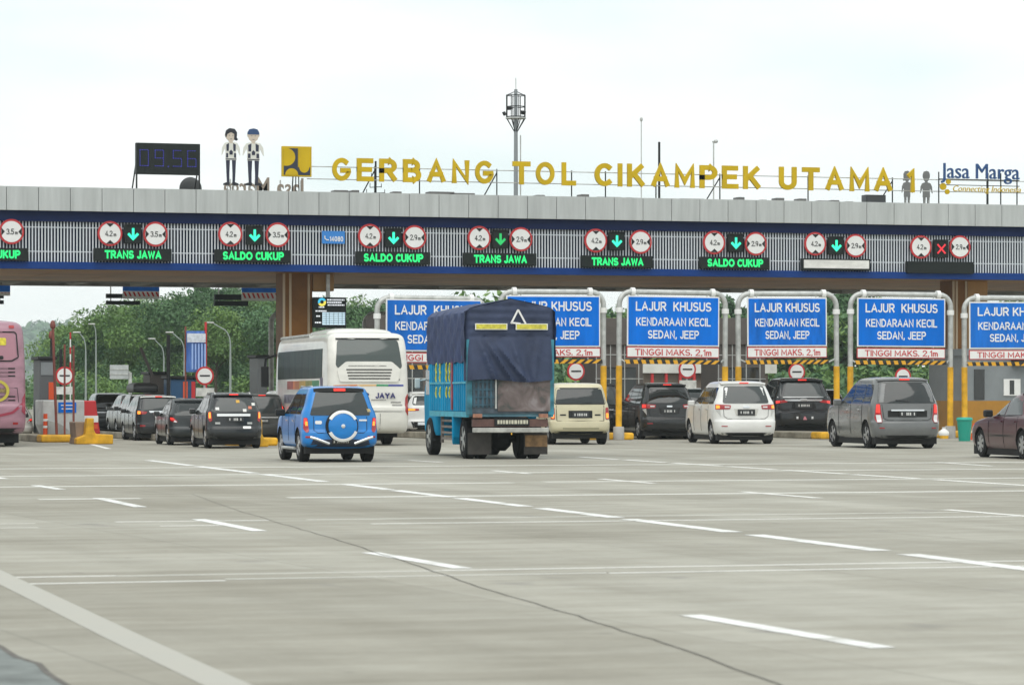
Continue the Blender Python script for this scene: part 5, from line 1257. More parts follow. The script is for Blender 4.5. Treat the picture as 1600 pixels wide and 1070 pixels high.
# boxy cream wagon
def st_cream(c, H, L, W2):
    c.rear(mir([(W2 * .74, .90 * H), (W2 * .83, .665 * H)]), M['glass'], 'rear_window', rnd_=.06)
    f = c.rear(mir([(W2 * .78, .92 * H), (W2 * .87, .65 * H)]), M['blk'], 'window_seal', proud=.006, rnd_=.07)
    ps = lamp_pair(c, [(-.79, .60 * H), (-.69, .60 * H), (-.68, .41 * H), (-.80, .41 * H)], 10, [(-.775, .51 * H), (-.70, .51 * H), (-.70, .43 * H), (-.775, .43 * H)])
    plate(c, .485 * H, .44, .15); c.rear(strip_poly(-.33, .33, .43 * H, .55 * H), M['blk'], 'plate_frame', proud=.006)
    for s in (-1, 1): c.rear(strip_poly(s * .48 - .08, s * .48 + .08, .47 * H, .492 * H), M['blk'], 'name_badge', proud=.01); 
    line(c, [(-.66, .64 * H), (-.65, .385 * H), (.65, .385 * H), (.66, .64 * H)], .014, SEAM, 'tailgate_seam'); wiper(c, .66 * H, -.3)
    c.rear(mir([(.72, .215 * H), (.62, .165 * H)]), M['blk'], 'lower_skirt', proud=.01); c.rear(strip_poly(-.50, .50, .25 * H, .275 * H), mat('bumper_slot', (.30, .28, .18), .5), 'bumper_slot', proud=.006)
minivan('station_wagon', 'cream boxy station wagon with orange lit tail lamps right of the tarp truck', 1.69, 4.4, 1.66, paint('car_cream', (.58, .53, .36), .35, .12), 908, 694, 9.5, 96, st_cream, rearz=.37, bump=.10, rake=.18, tumble=.80, rr=.16, clear=.28)
# black MPV almost hidden behind the cream wagon
def st_tall(c, H, L, W2):
    c.rear(mir([(W2 * .76, .90 * H), (W2 * .86, .60 * H)]), M['glassgrey'], 'rear_window', rnd_=.06)
    lamp_pair(c, [(-.82, .82 * H), (-.74, .82 * H), (-.70, .58 * H), (-.80, .56 * H)], 14, [(-.80, .74 * H), (-.74, .74 * H), (-.72, .64 * H), (-.79, .63 * H)], litm=M['lens_lit']); spoiler(c, c.pm, H * .98, .1, .74, .05)
    c.rear(strip_poly(-.55, .55, .50 * H, .52 * H), M['chrome'], 'chrome_strip', proud=.02); plate(c, .44 * H)
minivan('minivan', 'black minivan mostly hidden behind the cream wagon with its brake lamp lit', 1.70, 4.2, 1.70, paint('car_black_two', (.014, .015, .017), .25), 934, 683, 10, 85, st_tall, tumble=.80, rake=.24)
# big black SUV
def st_suv(c, H, L, W2):
    c.rear(mir([(W2 * .70, .92 * H), (W2 * .80, .68 * H)]), M['glassgrey'], 'rear_window', rnd_=.06); spoiler(c, c.pm, H * .975, .14, .72, .06)
    ps = c.both([(-.87, .61 * H), (-.46, .625 * H), (-.50, .585 * H), (-.86, .555 * H)], 8, M['lens'], 'taillight', rnd_=.02, proud=.018)
    for s, p in zip((-1, 1), ps): c.shell([(s * .84, .605 * H), (s * .73, .61 * H), (s * .73, .575 * H), (s * .84, .565 * H)], 8 * s, M['lens_lit'], 'lit_lamp', parent=p, proud=.027, rings=2)
    c.rear(mir([(.56, .605 * H), (.60, .635 * H)]), M['chrome'], 'chrome_strip', proud=.02); c.rear(strip_poly(-.80, .80, .662 * H, .68 * H), mat('bright_trim', (.35, .36, .36), .25, .6), 'window_trim', proud=.015)
    plate(c, .53 * H, .52, .17); c.rear([(-.11, .648 * H), (.11, .648 * H), (.11, .61 * H), (-.11, .61 * H)], M['chrome'], 'badge', proud=.028, rnd_=.04)
    c.rear(mir([(.40, .47 * H), (.34, .57 * H)]), SEAM, 'plate_recess', proud=.004)
    for x in (-.22, .25): c.rear(strip_poly(x - .03, x + .03, .305 * H, .345 * H), M['lens_white'], 'bumper_lamp', proud=.014)
    c.rear([(-.04, .29 * H), (.08, .29 * H), (.03, .345 * H), (-.01, .345 * H)], mat('pink_sticker', (.6, .22, .26), .5), 'sticker', proud=.014)
    c.rear(mir([(.70, .16 * H), (.74, .215 * H)]), M['blk'], 'lower_skirt', proud=.01)
minivan('large_suv', 'large black SUV with chrome tailgate strip and lit brake lamps beside the white minivan', 1.83, 4.79, 1.85, paint('car_black_three', (.012, .013, .015), .22), 1257, 682, 11, 92, st_suv, rw=.38, clear=.28, tumble=.74, rake=.34, rearz=.40)
# black hatchback with a bright strip
def st_hatch(c, H, L, W2):
    c.rear(mir([(W2 * .72, .90 * H), (W2 * .84, .66 * H)]), M['glassgrey'], 'rear_window', rnd_=.06); spoiler(c, c.pm, H * .975, .12, .72, .05)
    lamp_pair(c, [(-.73, .66 * H), (-.64, .66 * H), (-.60, .50 * H), (-.68, .47 * H), (-.74, .54 * H)], 16, [(-.72, .645 * H), (-.66, .645 * H), (-.64, .54 * H), (-.71, .54 * H)])
    c.rear(strip_poly(-.52, .44, .575 * H, .62 * H), mat('bright_strip', (.82, .83, .83), .2, .3), 'bright_strip', proud=.025, rnd_=.02); plate(c, .52 * H, .5, .13)
    for x in (-.50, .42): c.rear(strip_poly(x - .07, x + .07, .435 * H, .47 * H), mat('small_badge', (.45, .46, .45), .4), 'name_badge', proud=.012)
    c.rear([(.22, .40 * H), (.46, .40 * H), (.46, .355 * H), (.22, .355 * H)], M['white'], 'sticker', proud=.012, rnd_=.03)
    for x, z, col_ in ((-.50, .71, (.7, .7, .68)), (.28, .68, (.75, .74, .70)), (.44, .73, (.6, .2, .12)), (.55, .79, (.7, .7, .66)), (.10, .84, (.6, .35, .05))): c.rear(strip_poly(x - .05, x + .05, (z - .025) * H, (z + .025) * H), mat('window_sticker', col_, .6), 'window_sticker', proud=.02, rings=1)
    c.rear(mir([(.68, .145 * H), (.64, .225 * H)]), M['blk'], 'lower_skirt', proud=.012)
def hatch(label, pm, px, py, th, hpx, style, H=1.60, L=4.05, W=1.62, name='hatchback', rake=.34, rw=.31, tumble=.76):
    root = thing(name, label, 'car', group=VG); c, ax = car_body(root, H, L, W, pm, Rw=rw, rake=rake, bump=.06, tumble=tumble, hood=(.62, .95), wind=.95, axles=(.68, L - .75)); c.handle = M['chrome']; c.pm = pm
    style(c, H, L, c.W2); side_glass(c, .40, L - 1.95, L - 1.22, .64 * H, .895 * H, (.27, .60)); doors(c, [1.0, 1.9, 2.75], .2 * H, .61 * H)
    wheels_c(c, ax, rw, wd=.19); mirrors(c, L - 1.4, .61 * H, pm, .18); place(root, px, py, th, hpx, H, .68); return c
blk4 = paint('car_black_four', (.018, .02, .022), .25)
c = hatch('black hatchback with bright silver tailgate strip and window stickers left of the blue SUV', blk4, 368, 700, 8.5, 87, st_hatch); rails(c, 1.60, M['steel'], .55, 2.2)
def st_round(c, H, L, W2):
    c.rear(mir([(W2 * .66, .90 * H), (W2 * .80, .63 * H)]), M['glass'], 'rear_window', rnd_=.10)
    ps = lamp_pair(c, [(-.76, .60 * H), (-.62, .59 * H), (-.48, .50 * H), (-.54, .475 * H), (-.74, .52 * H)], 20, [(-.74, .59 * H), (-.64, .58 * H), (-.58, .54 * H), (-.72, .54 * H)], litm=M['lens_lit']); plate(c, .44 * H)
    for s, p in zip((-1, 1), ps): c.shell([(s * .58, .535 * H), (s * .50, .50 * H), (s * .54, .485 * H), (s * .62, .50 * H)], 20 * s, M['lens_white'], 'clear_lamp', parent=p, proud=.025, rings=1)
    spoiler(c, c.pm, H * .97, .10, .70, .05, False)
hatch('dark grey rounded hatchback with drop-shaped tail lamps left of the black hatchback', paint('car_charcoal', (.025, .03, .032), .28), 306, 695, 8.5, 73, st_round, H=1.48, L=3.9, W=1.66, rake=.5)
# black SUVs in the left queue
def st_q(c, H, L, W2):
    c.rear(mir([(W2 * .74, .905 * H), (W2 * .83, .68 * H)]), M['glassgrey'], 'rear_window', rnd_=.05); spoiler(c, M['white'], H * .975, .10, .76, .045)
    lamp_pair(c, [(-.82, .655 * H), (-.44, .635 * H), (-.50, .585 * H), (-.82, .575 * H)], 8, [(-.81, .65 * H), (-.70, .645 * H), (-.70, .585 * H), (-.81, .58 * H)]); c.rear(mir([(.36, .615 * H), (.40, .655 * H)]), M['chrome'], 'chrome_strip', proud=.02)
    plate(c, .52 * H); c.rear(strip_poly(-.74, -.55, .31 * H, .345 * H), M['lens'], 'reflector', proud=.012); c.rear(strip_poly(.55, .74, .31 * H, .345 * H), M['lens'], 'reflector', proud=.012)
minivan('suv', 'black SUV with pale roof edge and orange lit tail lamp left of the grey hatchback', 1.72, 4.5, 1.76, paint('car_black_five', (.02, .022, .025), .25), 250, 688, 9, 71, st_q, tumble=.80, rake=.26)
cb = minivan('suv', 'dark SUV carrying a black roof box with only its roof and brake lamp showing', 1.72, 4.5, 1.72, paint('car_black_six', (.03, .032, .034), .25), 234, 681, 9, 66, st_q, tumble=.80, rake=.26)
rb = cb.root
t = MB(); t.add(*(lambda m: (m.v, m.f))(loft([(1.76, 1.0, 2.9, .40), (1.80, .86, 3.1, .50), (1.96, .84, 3.15, .52), (2.10, .95, 3.0, .48), (2.17, 1.2, 2.7, .34)], .15, .3, .03, .1)))
ob = t.build('roof_box', mat('roof_box_black', (.03, .032, .034), .45), None, smooth=40); ob.matrix_world = Matrix.Translation(rb.location) @ rb.rotation_euler.to_matrix().to_4x4() @ Matrix.Diagonal((*rb.scale, 1)); tag(ob, 'black roof box strapped on the SUV deep in the left queue', 'roof box')
minivan('minivan', 'silver minivan in the left queue with only its left flank showing', 1.72, 4.4, 1.72, paint('car_silver', (.30, .31, .31), .3), 219, 679, 9, 63, st_tall, tumble=.80)
def st_van(c, H, L, W2):
    c.rear(mir([(W2 * .80, .93 * H), (W2 * .86, .60 * H)]), M['glass'], 'rear_window', rnd_=.05); lamp_pair(c, [(-.84, .56 * H), (-.76, .56 * H), (-.76, .40 * H), (-.84, .40 * H)], 10); plate(c, .40 * H)
    c.rear(strip_poly(-.7, .7, .50 * H, .52 * H), M['chrome'], 'chrome_strip', proud=.01)
minivan('minivan', 'dark grey minivan farthest along the left queue', 1.85, 4.6, 1.78, paint('car_grey_two', (.055, .062, .068), .3), 176, 675, 8, 61, st_van, tumble=.84, rake=.12, rr=.14)
# white hatchback left of the truck, small cars showing as slivers
def st_white(c, H, L, W2):
    c.rear(mir([(W2 * .66, .90 * H), (W2 * .78, .70 * H)]), M['glass'], 'rear_window', rnd_=.10); spoiler(c, M['white'], H * .975, .12, .70, .05)
    lamp_pair(c, [(-.80, .635 * H), (-.40, .62 * H), (-.42, .58 * H), (-.80, .575 * H)], 12, [(-.78, .625 * H), (-.54, .615 * H), (-.54, .585 * H), (-.78, .58 * H)], litm=M['amber']); plate(c, .45 * H); c.rear(mir([(.62, .17 * H), (.72, .34 * H)]), M['blk'], 'lower_skirt', proud=.012); c.rear(strip_poly(-.5, .5, .27 * H, .33 * H), M['chrome'], 'skid_plate', proud=.022)
hatch('white hatchback with orange lit lamps between the cream bus and the tarp truck', paint('car_white_two', (.70, .70, .68), .3, .1), 676, 683, 9, 72, st_white, H=1.55, L=4.2, W=1.72, rake=.45)
hatch('small dark car showing as a sliver between the black SUV and the grey minivan', paint('car_dark_blue', (.02, .025, .03), .3), 1291, 674, 12, 66, st_round, H=1.5, L=4.0, W=1.66, rake=.45)
hatch('dark small car peeking between the two minivans', paint('car_dark_green', (.02, .03, .03), .3), 1082, 668, 10, 62, st_round, H=1.5, L=4.0, W=1.66, rake=.45)
minivan('minivan', 'dark minivan beside the black hatchback with only its side window showing', 1.75, 4.4, 1.70, paint('car_grey_three', (.06, .062, .06), .3), 412, 690, 9, 75, st_tall, tumble=.84)
minivan('van', 'white van in front of the cream bus showing as a narrow sliver', 1.95, 4.4, 1.70, paint('car_white_three', (.60, .60, .57), .35, .1), 456, 688, 9, 78, st_van, tumble=.86, rake=.1)
hatch('white car showing as a sliver beside the pink bus', paint('car_white_four', (.55, .54, .50), .35, .15), 21, 687, 9, 56, st_round, H=1.45, L=4.2, W=1.68, rake=.45)
# white and yellow vehicle far down the road
root = thing('far_truck', 'small white truck with yellow top far down the road past the near island', 'truck', group=VG); Hh = 2.2
MB().box(-.9, .9, 0, 3.4, .7, 2.2).build('box', M['white'], root, bevel=.04); MB().box(-.88, .88, -.012, -.001, 1.6, 2.15).build('yellow_panel', mat('pale_yellow', (.65, .55, .12), .6, noise=.4, nscale=3), root); MB().box(-.8, .8, 3.41, 5.0, .55, 1.9).build('cab', M['white'], root, bevel=.1)
MB().box(-.7, .7, -.02, -.0125, .8, 1.3).build('rear_panel', M['boothgrey'], root); wheels(root, .85, .36, (.9, 4.2)); place(root, 141, 652, 8, 38, 2.2)
# ---------------- maroon sedan at the right edge
def sedan():
    root = thing('sedan', 'maroon sedan at the edge of the photo in front of the green bin', 'car', group=VG); H, L, W = 1.43, 4.55, 1.72; W2 = W / 2; pm = paint('car_maroon', (.075, .018, .028), .28)
    sl = [(.18, .25, L - .3, W2 * .86), (.26, .08, L - .1, W2 * .95), (.42, .0, L, W2 * .99), (.58, .03, L - .03, W2), (.70, .08, L - .10, W2 * .995), (.80, .10, L - .30, W2 * .985), (.87, .14, L - .75, W2 * .97), (.91, .40, L - 1.15, W2 * .955), (.935, .80, L - 1.42, W2 * .94),
          (1.08, 1.02, L - 1.72, W2 * .87), (1.22, 1.22, L - 2.02, W2 * .80), (1.33, 1.45, L - 2.35, W2 * .74), (1.39, 1.65, L - 2.6, W2 * .66), (1.42, 1.9, L - 2.9, W2 * .52), (1.43, 2.1, L - 3.1, W2 * .35)]
    c, ax = car_body(root, H, L, W, pm, Rw=.315, axles=(.95, L - .92), sl=sl, clear=.18, rr=.25, rf=.45); c.handle = pm; c.mid = Vector((0, L * .45, 0))
    y0, yt0, yt1, y1 = 1.05, 1.50, L - 2.32, L - 1.62
    c.side([(y0, .955), (2.05, .955), (2.05, 1.325), (yt0, 1.325)], M['glassgrey'], 'window', rnd_=.05, proud=.008); c.side([(2.12, .955), (y1, .955), (yt1, 1.325), (2.12, 1.325)], M['glassgrey'], 'window', rnd_=.05, proud=.008)
    line(c, [(y0 - .12, .935), (y1 + .1, .935)], .025, M['blk'], 'window_trim', side=True); doors(c, [1.22, 2.08, 3.05], .25, .92); line(c, [(.9, .50), (L - .9, .50)], .035, M['blk'], 'side_moulding', side=True, proud=.015)
    c.rear(mir([(.50, 1.30), (.66, .97)]), M['glassgrey'], 'rear_window', rnd_=.06); lamp_pair(c, [(-.80, .80), (-.48, .80), (-.50, .64), (-.80, .63)], 12); plate(c, .60)
    wheels_c(c, ax, .315, wd=.2, spokes=7); mirrors(c, L - 1.72, .90, M['blk'], .2); c.side([(L - .42, .60), (L - .12, .58), (L - .14, .72), (L - .36, .76)], M['lens_white'], 'headlamp', proud=.01, rnd_=.04)
    p = gr(1537, 714); rz = -(PHI + math.atan((1560 - 800) / F)) + R(19.5); s = 1.0
    k = F / dY(1537, p.y); s = (714 - 614) / k / H * 1.0; root.rotation_euler = (0, 0, rz); root.scale = (s, s, s)
    loc = Matrix.Rotation(rz, 4, 'Z') @ Vector((-W2 + .1, ax[1], 0)); root.location = p - loc * s
sedan()
# ---------------- buses
def bus_body(root, W, H, L, m, rr=.30, rake=.25, bow=.14, clear=.35, Rw=.50, axles=(3.0, 9.0)):
    W2 = W / 2
    sl = [(clear, .35, L - .2, W2 * .93), (clear + .10, .10, L - .05, W2 * .98), (.80, .0, L, W2), (1.08, .0, L, W2), (1.16, .05, L, W2), (1.6, .07, L, W2), (2.1, .12, L - .05, W2 * .995), (2.6, .20, L - .12, W2 * .985), (H * .91, rake + .02, L - .3, W2 * .965), (H * .955, rake + .08, L - .4, W2 * .93), (H * .985, rake + .22, L - .6, W2 * .82), (H, rake + .6, L - 1.0, W2 * .55)]
    body = loft(sl, rr, .35, bow).build('body', m, root, smooth=38); wells(body, axles, Rw, W2, .5); c = Car(root, body); c.mid = Vector((0, L * .45, 0)); c.H, c.L, c.W2 = H, L, W2
    MB().box(-W2 * .8, W2 * .8, .8, L - .5, clear - .12, clear + .1).build('underbody', M['dark'], root); return c
def bus_cream():
    root = thing('coach_bus', 'cream coach bus with dark windows and rear lettering ending in JAYA', 'bus', group=VG); W, H, L = 2.34, 3.25, 11.0; cm = paint('bus_cream', (.72, .705, .65), .32, .10); c = bus_body(root, W, H, L, cm, rake=.32, rr=.26); W2 = W / 2
    g = mat('bus_glass', (.014, .034, .027), .3, spec=.02, noise=.6, nscale=1.5, stretch=(1, 3, .6))  # reflected trees put into the colour as dark green streaks
    rg = c.rear([(-.88, 3.02), (.88, 3.02), (.97, 2.25), (.90, 2.18), (.70, 2.36), (-.70, 2.36), (-.88, 2.2), (-.95, 2.3)], mat('bus_rear_glass', (.05, .065, .06), .1, spec=.7), 'rear_window', rnd_=.10, rings=6)
    line(c, [(-.92, 3.05), (.92, 3.05)], .05, M['blk'], 'window_seal', proud=.022)
    # engine cover with louvres
    ec = c.rear([(-.84, 1.82), (.84, 1.82), (.92, 2.18), (.66, 2.40), (-.66, 2.40), (-.92, 2.18)], cm, 'engine_cover', rnd_=.06, proud=.045)
    for k in range(4):
        z = 2.17 - k * .085; w = .66 - .02 * k; o = c.rear(strip_poly(-w, w, z - .016, z + .016), SEAM, 'louvre', proud=.056, rings=1); o.parent = ec
    line(c, [(-1.02, 1.70), (-.35, 1.72)], .05, mat('stripe_orange', (.65, .22, .06), .4), 'colour_stripe', proud=.01); line(c, [(-.35, 1.72), (.2, 1.725)], .045, mat('stripe_pale', (.70, .45, .2), .4), 'colour_stripe', proud=.01)
    line(c, [(.2, 1.725), (.55, 1.72)], .05, mat('stripe_green', (.03, .28, .12), .4), 'colour_stripe', proud=.01); line(c, [(.55, 1.72), (1.0, 1.72)], .05, mat('stripe_blue', (.04, .06, .30), .4), 'colour_stripe', proud=.01)
    y = c.bvh.ray_cast(Vector((0, -5, 1.15)), Vector((0, 1, 0)))[0].y
    def word(s, x, z, w, h, m, nm):
        yy = c.bvh.ray_cast(Vector((x, -5, z)), Vector((0, 1, 0)))[0].y; caps_mb(MB(), s, x, z, w, h, yy - .004, .03, .2).build(nm, m, root)
    word('SINAR', -.41, 1.43, .80, .16, mat('bus_navy', (.02, .02, .14), .5), 'lettering'); word('JAYA', .46, 1.43, .58, .16, mat('bus_navy_two', (.02, .02, .14), .5), 'lettering')
    for i, (x0, x1, z0, z1) in enumerate([(.05, .48, 1.29, 1.325), (.62, .92, 1.22, 1.26), (.66, .96, 1.14, 1.18), (.58, .90, 1.86, 1.91), (-.60, .50, 2.265, 2.29)]): c.rear(strip_poly(x0, x1, z0, z1), mat('small_print', (.35, .34, .32), .6, noise=.6, nscale=40), 'small_print', proud=.012 if i < 4 else .052, rings=1)
    line(c, [(-1.1, .98), (1.1, .98)], .025, SEAM, 'bumper_gap', proud=.01); line(c, [(-1.0, 1.6), (-.97, 1.02)], .014, SEAM, 'panel_gap')
    lamp_pair(c, [(-1.10, 1.50), (-.98, 1.38), (-.94, .98), (-1.07, .84)], 22, None, rnd_=.04); line(c, [(.3, .92), (.3, .45)], .012, SEAM, 'panel_gap'); line(c, [(-.6, .92), (-.6, .45)], .012, SEAM, 'panel_gap')
    # flanks
    zb, zt = 1.93, 2.78; ys = np.linspace(1.35, 10.2, 8)
    for a, b in zip(ys, ys[1:]): c.side([(a + .006, zb), (b - .006, zb), (b - .006, zt), (a + .006, zt)], g, 'window', proud=.010, st=.3, rings=2)
    c.side([(1.20, 1.95), (1.7, 1.95), (1.5, 1.55), (1.25, 1.6)], mat('bus_plum', (.05, .03, .09), .4), 'flank_patch', proud=.011, rnd_=.1)
    cols = [(.03, .22, .09), (.25, .26, .05), (.55, .34, .05), (.55, .16, .04), (.35, .05, .04)]
    for k, cc in enumerate(cols): c.side(strip_poly(1.9 + k * 1.25, 1.9 + (k + 1) * 1.25, 1.62, 1.87), mat('band_%s' % ('green', 'olive', 'amber', 'orange', 'red')[k], cc, .45, noise=.5, nscale=1.2), 'colour_band', proud=.009, st=.4, rings=1)
    c.side(strip_poly(6.5, 8.8, 1.2, 1.46), mat('flank_print', (.25, .24, .30), .5, noise=.7, nscale=5), 'flank_lettering', proud=.009, st=.4, rings=1)
    # roof air unit and side rail
    q = MB(); q.add(*(lambda m: (m.v, m.f))(loft([(H * .95, 1.6, 5.6, .98), (H * .995, 1.5, 5.7, .95), (H * 1.02, 1.7, 5.5, .86), (H * 1.04, 2.1, 5.0, .6)], .3, .3, .05, .1))); q.build('roof_unit', cm, root, smooth=40)
    q = MB(); q.tube([(-W2 * .86, 4.5, H * .985), (-W2 * .86, 10.4, H * .985)], .06, 8); q.build('roof_rail', M['steel'], root)
    for s in (-1, 1):
        q = MB(); q.tube([(s * W2, L - .3, 2.7), (s * (W2 + .25), L + .1, 2.6), (s * (W2 + .28), L + .15, 2.3)], .04, 8); q.box(s * (W2 + .28) - .12, s * (W2 + .28) + .12, L + .05, L + .2, 1.7, 2.35); q.build('mirror', M['blk'], root, bevel=.02)
    wheels(root, W2, .50, (3.0, 9.0), .28, 8); q = MB()
    for s in (-1, 1): q.box(s * .62 - .22, s * .62 + .22, 2.72, 2.76, .12, .55)
    build_each(q, 'mud_flap', M['blk'], root)
    s = place(root, 578, 694, 9.8, 173, H, 3.0)
bus_cream()
def bus_pink():
    root = thing('coach_bus', 'dusty pink coach bus cut by the photo edge with louvres and a yellow ring mark', 'bus', group=VG); W, H, L = 2.45, 3.40, 11.5; pk = paint('bus_pink', (.36, .185, .235), .4, .25); c = bus_body(root, W, H, L, pk, rake=.30, rr=.22); W2 = W / 2
    c.rear([(-.92, 3.05), (.92, 3.05), (.98, 2.40), (.80, 2.32), (-.80, 2.32), (-.98, 2.40)], mat('bus_pink_glass', (.36, .17, .21), .1, spec=.6), 'rear_window', rnd_=.14); 
    line(c, [(-.96, 3.08), (.93, 3.08), (.98, 3.03), (1.02, 2.40), (.84, 2.30), (-.84, 2.30)], .03, SEAM, 'window_seal', proud=.02)
    for z in (2.10, 2.0, 1.90, 1.35, 1.25): line(c, [(-.8, z), (.93, z)], .035, SEAM, 'louvre', proud=.012)
    line(c, [(-1, 1.58), (.98, 1.58), (1.02, 1.2)], .014, SEAM, 'panel_gap'); c.rear(strip_poly(.42, .70, 2.72, 2.92), mat('yellow_mark', (.60, .50, .03), .5, noise=.4, nscale=9), 'yellow_mark', proud=.022, rnd_=.05); c.rear(strip_poly(.20, .62, 2.34, 2.44), M['blk'], 'window_mark', proud=.022, rnd_=.05)
    y = c.bvh.ray_cast(Vector((.4, -5, 1.5)), Vector((0, 1, 0)))[0].y
    q = MB(); n = 30; vs = []
    for i in range(n):
        a = 2 * math.pi * i / n
        for r in (.30, .23): vs.append((.42 + r * 1.15 * math.cos(a), y - .025, 1.50 + r * math.sin(a)))
    q.add(vs, [(2 * i, 2 * i + 1, (2 * i + 3) % (2 * n), (2 * i + 2) % (2 * n)) for i in range(n)]); q.build('yellow_ring', mat('yellow_ring', (.50, .42, .05), .5), root)
    c.rear(strip_poly(.1, .70, 1.46, 1.56), mat('ring_word', (.25, .18, .06), .5, noise=.5, nscale=20), 'ring_lettering', proud=.028)
    line(c, [(-1, .80), (.4, .82), (.85, .92), (1.12, 1.15)], .07, mat('bus_maroon', (.30, .03, .06), .4), 'maroon_sweep', proud=.012)
    lamp_pair(c, [(-1.16, 1.45), (-1.05, 1.30), (-1.0, .95), (-1.12, .85)], 20, None, mat('bus_lens', (.35, .05, .08), .25)); lamp_pair(c, [(-.93, 3.26), (-.78, 3.26), (-.78, 3.18), (-.93, 3.18)], 0, None)
    c.rear(strip_poly(.86, 1.0, .60, .66), M['lens'], 'reflector', proud=.012)
    c.side([(1.0, 1.7), (10.5, 1.7), (10.5, 3.0), (1.0, 3.0)], M['glass'], 'window', proud=.010, st=.4); c.rear(mir([(W2 * .92, .36), (W2 * .95, .50)]), M['blk'], 'lower_skirt', proud=.02)
    wheels(root, W2, .50, (3.0, 9.2), .28, 8)
    q = MB(); q.tube([(W2, L - .3, 2.5), (W2 + .32, L + .1, 2.3), (W2 + .32, L + .1, 1.6)], .05, 8); q.box(W2 + .2, W2 + .44, L, L + .16, 1.35, 2.1); q.build('mirror', M['blk'], root, bevel=.03)
    q = MB()
    q.box(-W2 * .9, W2 * .9, .9, 1.0, .10, .42); build_each(q, 'mud_flap', M['blk'], root)
    place(root, -30, 696, 5.5, 193, H, 3.0)
bus_pink()
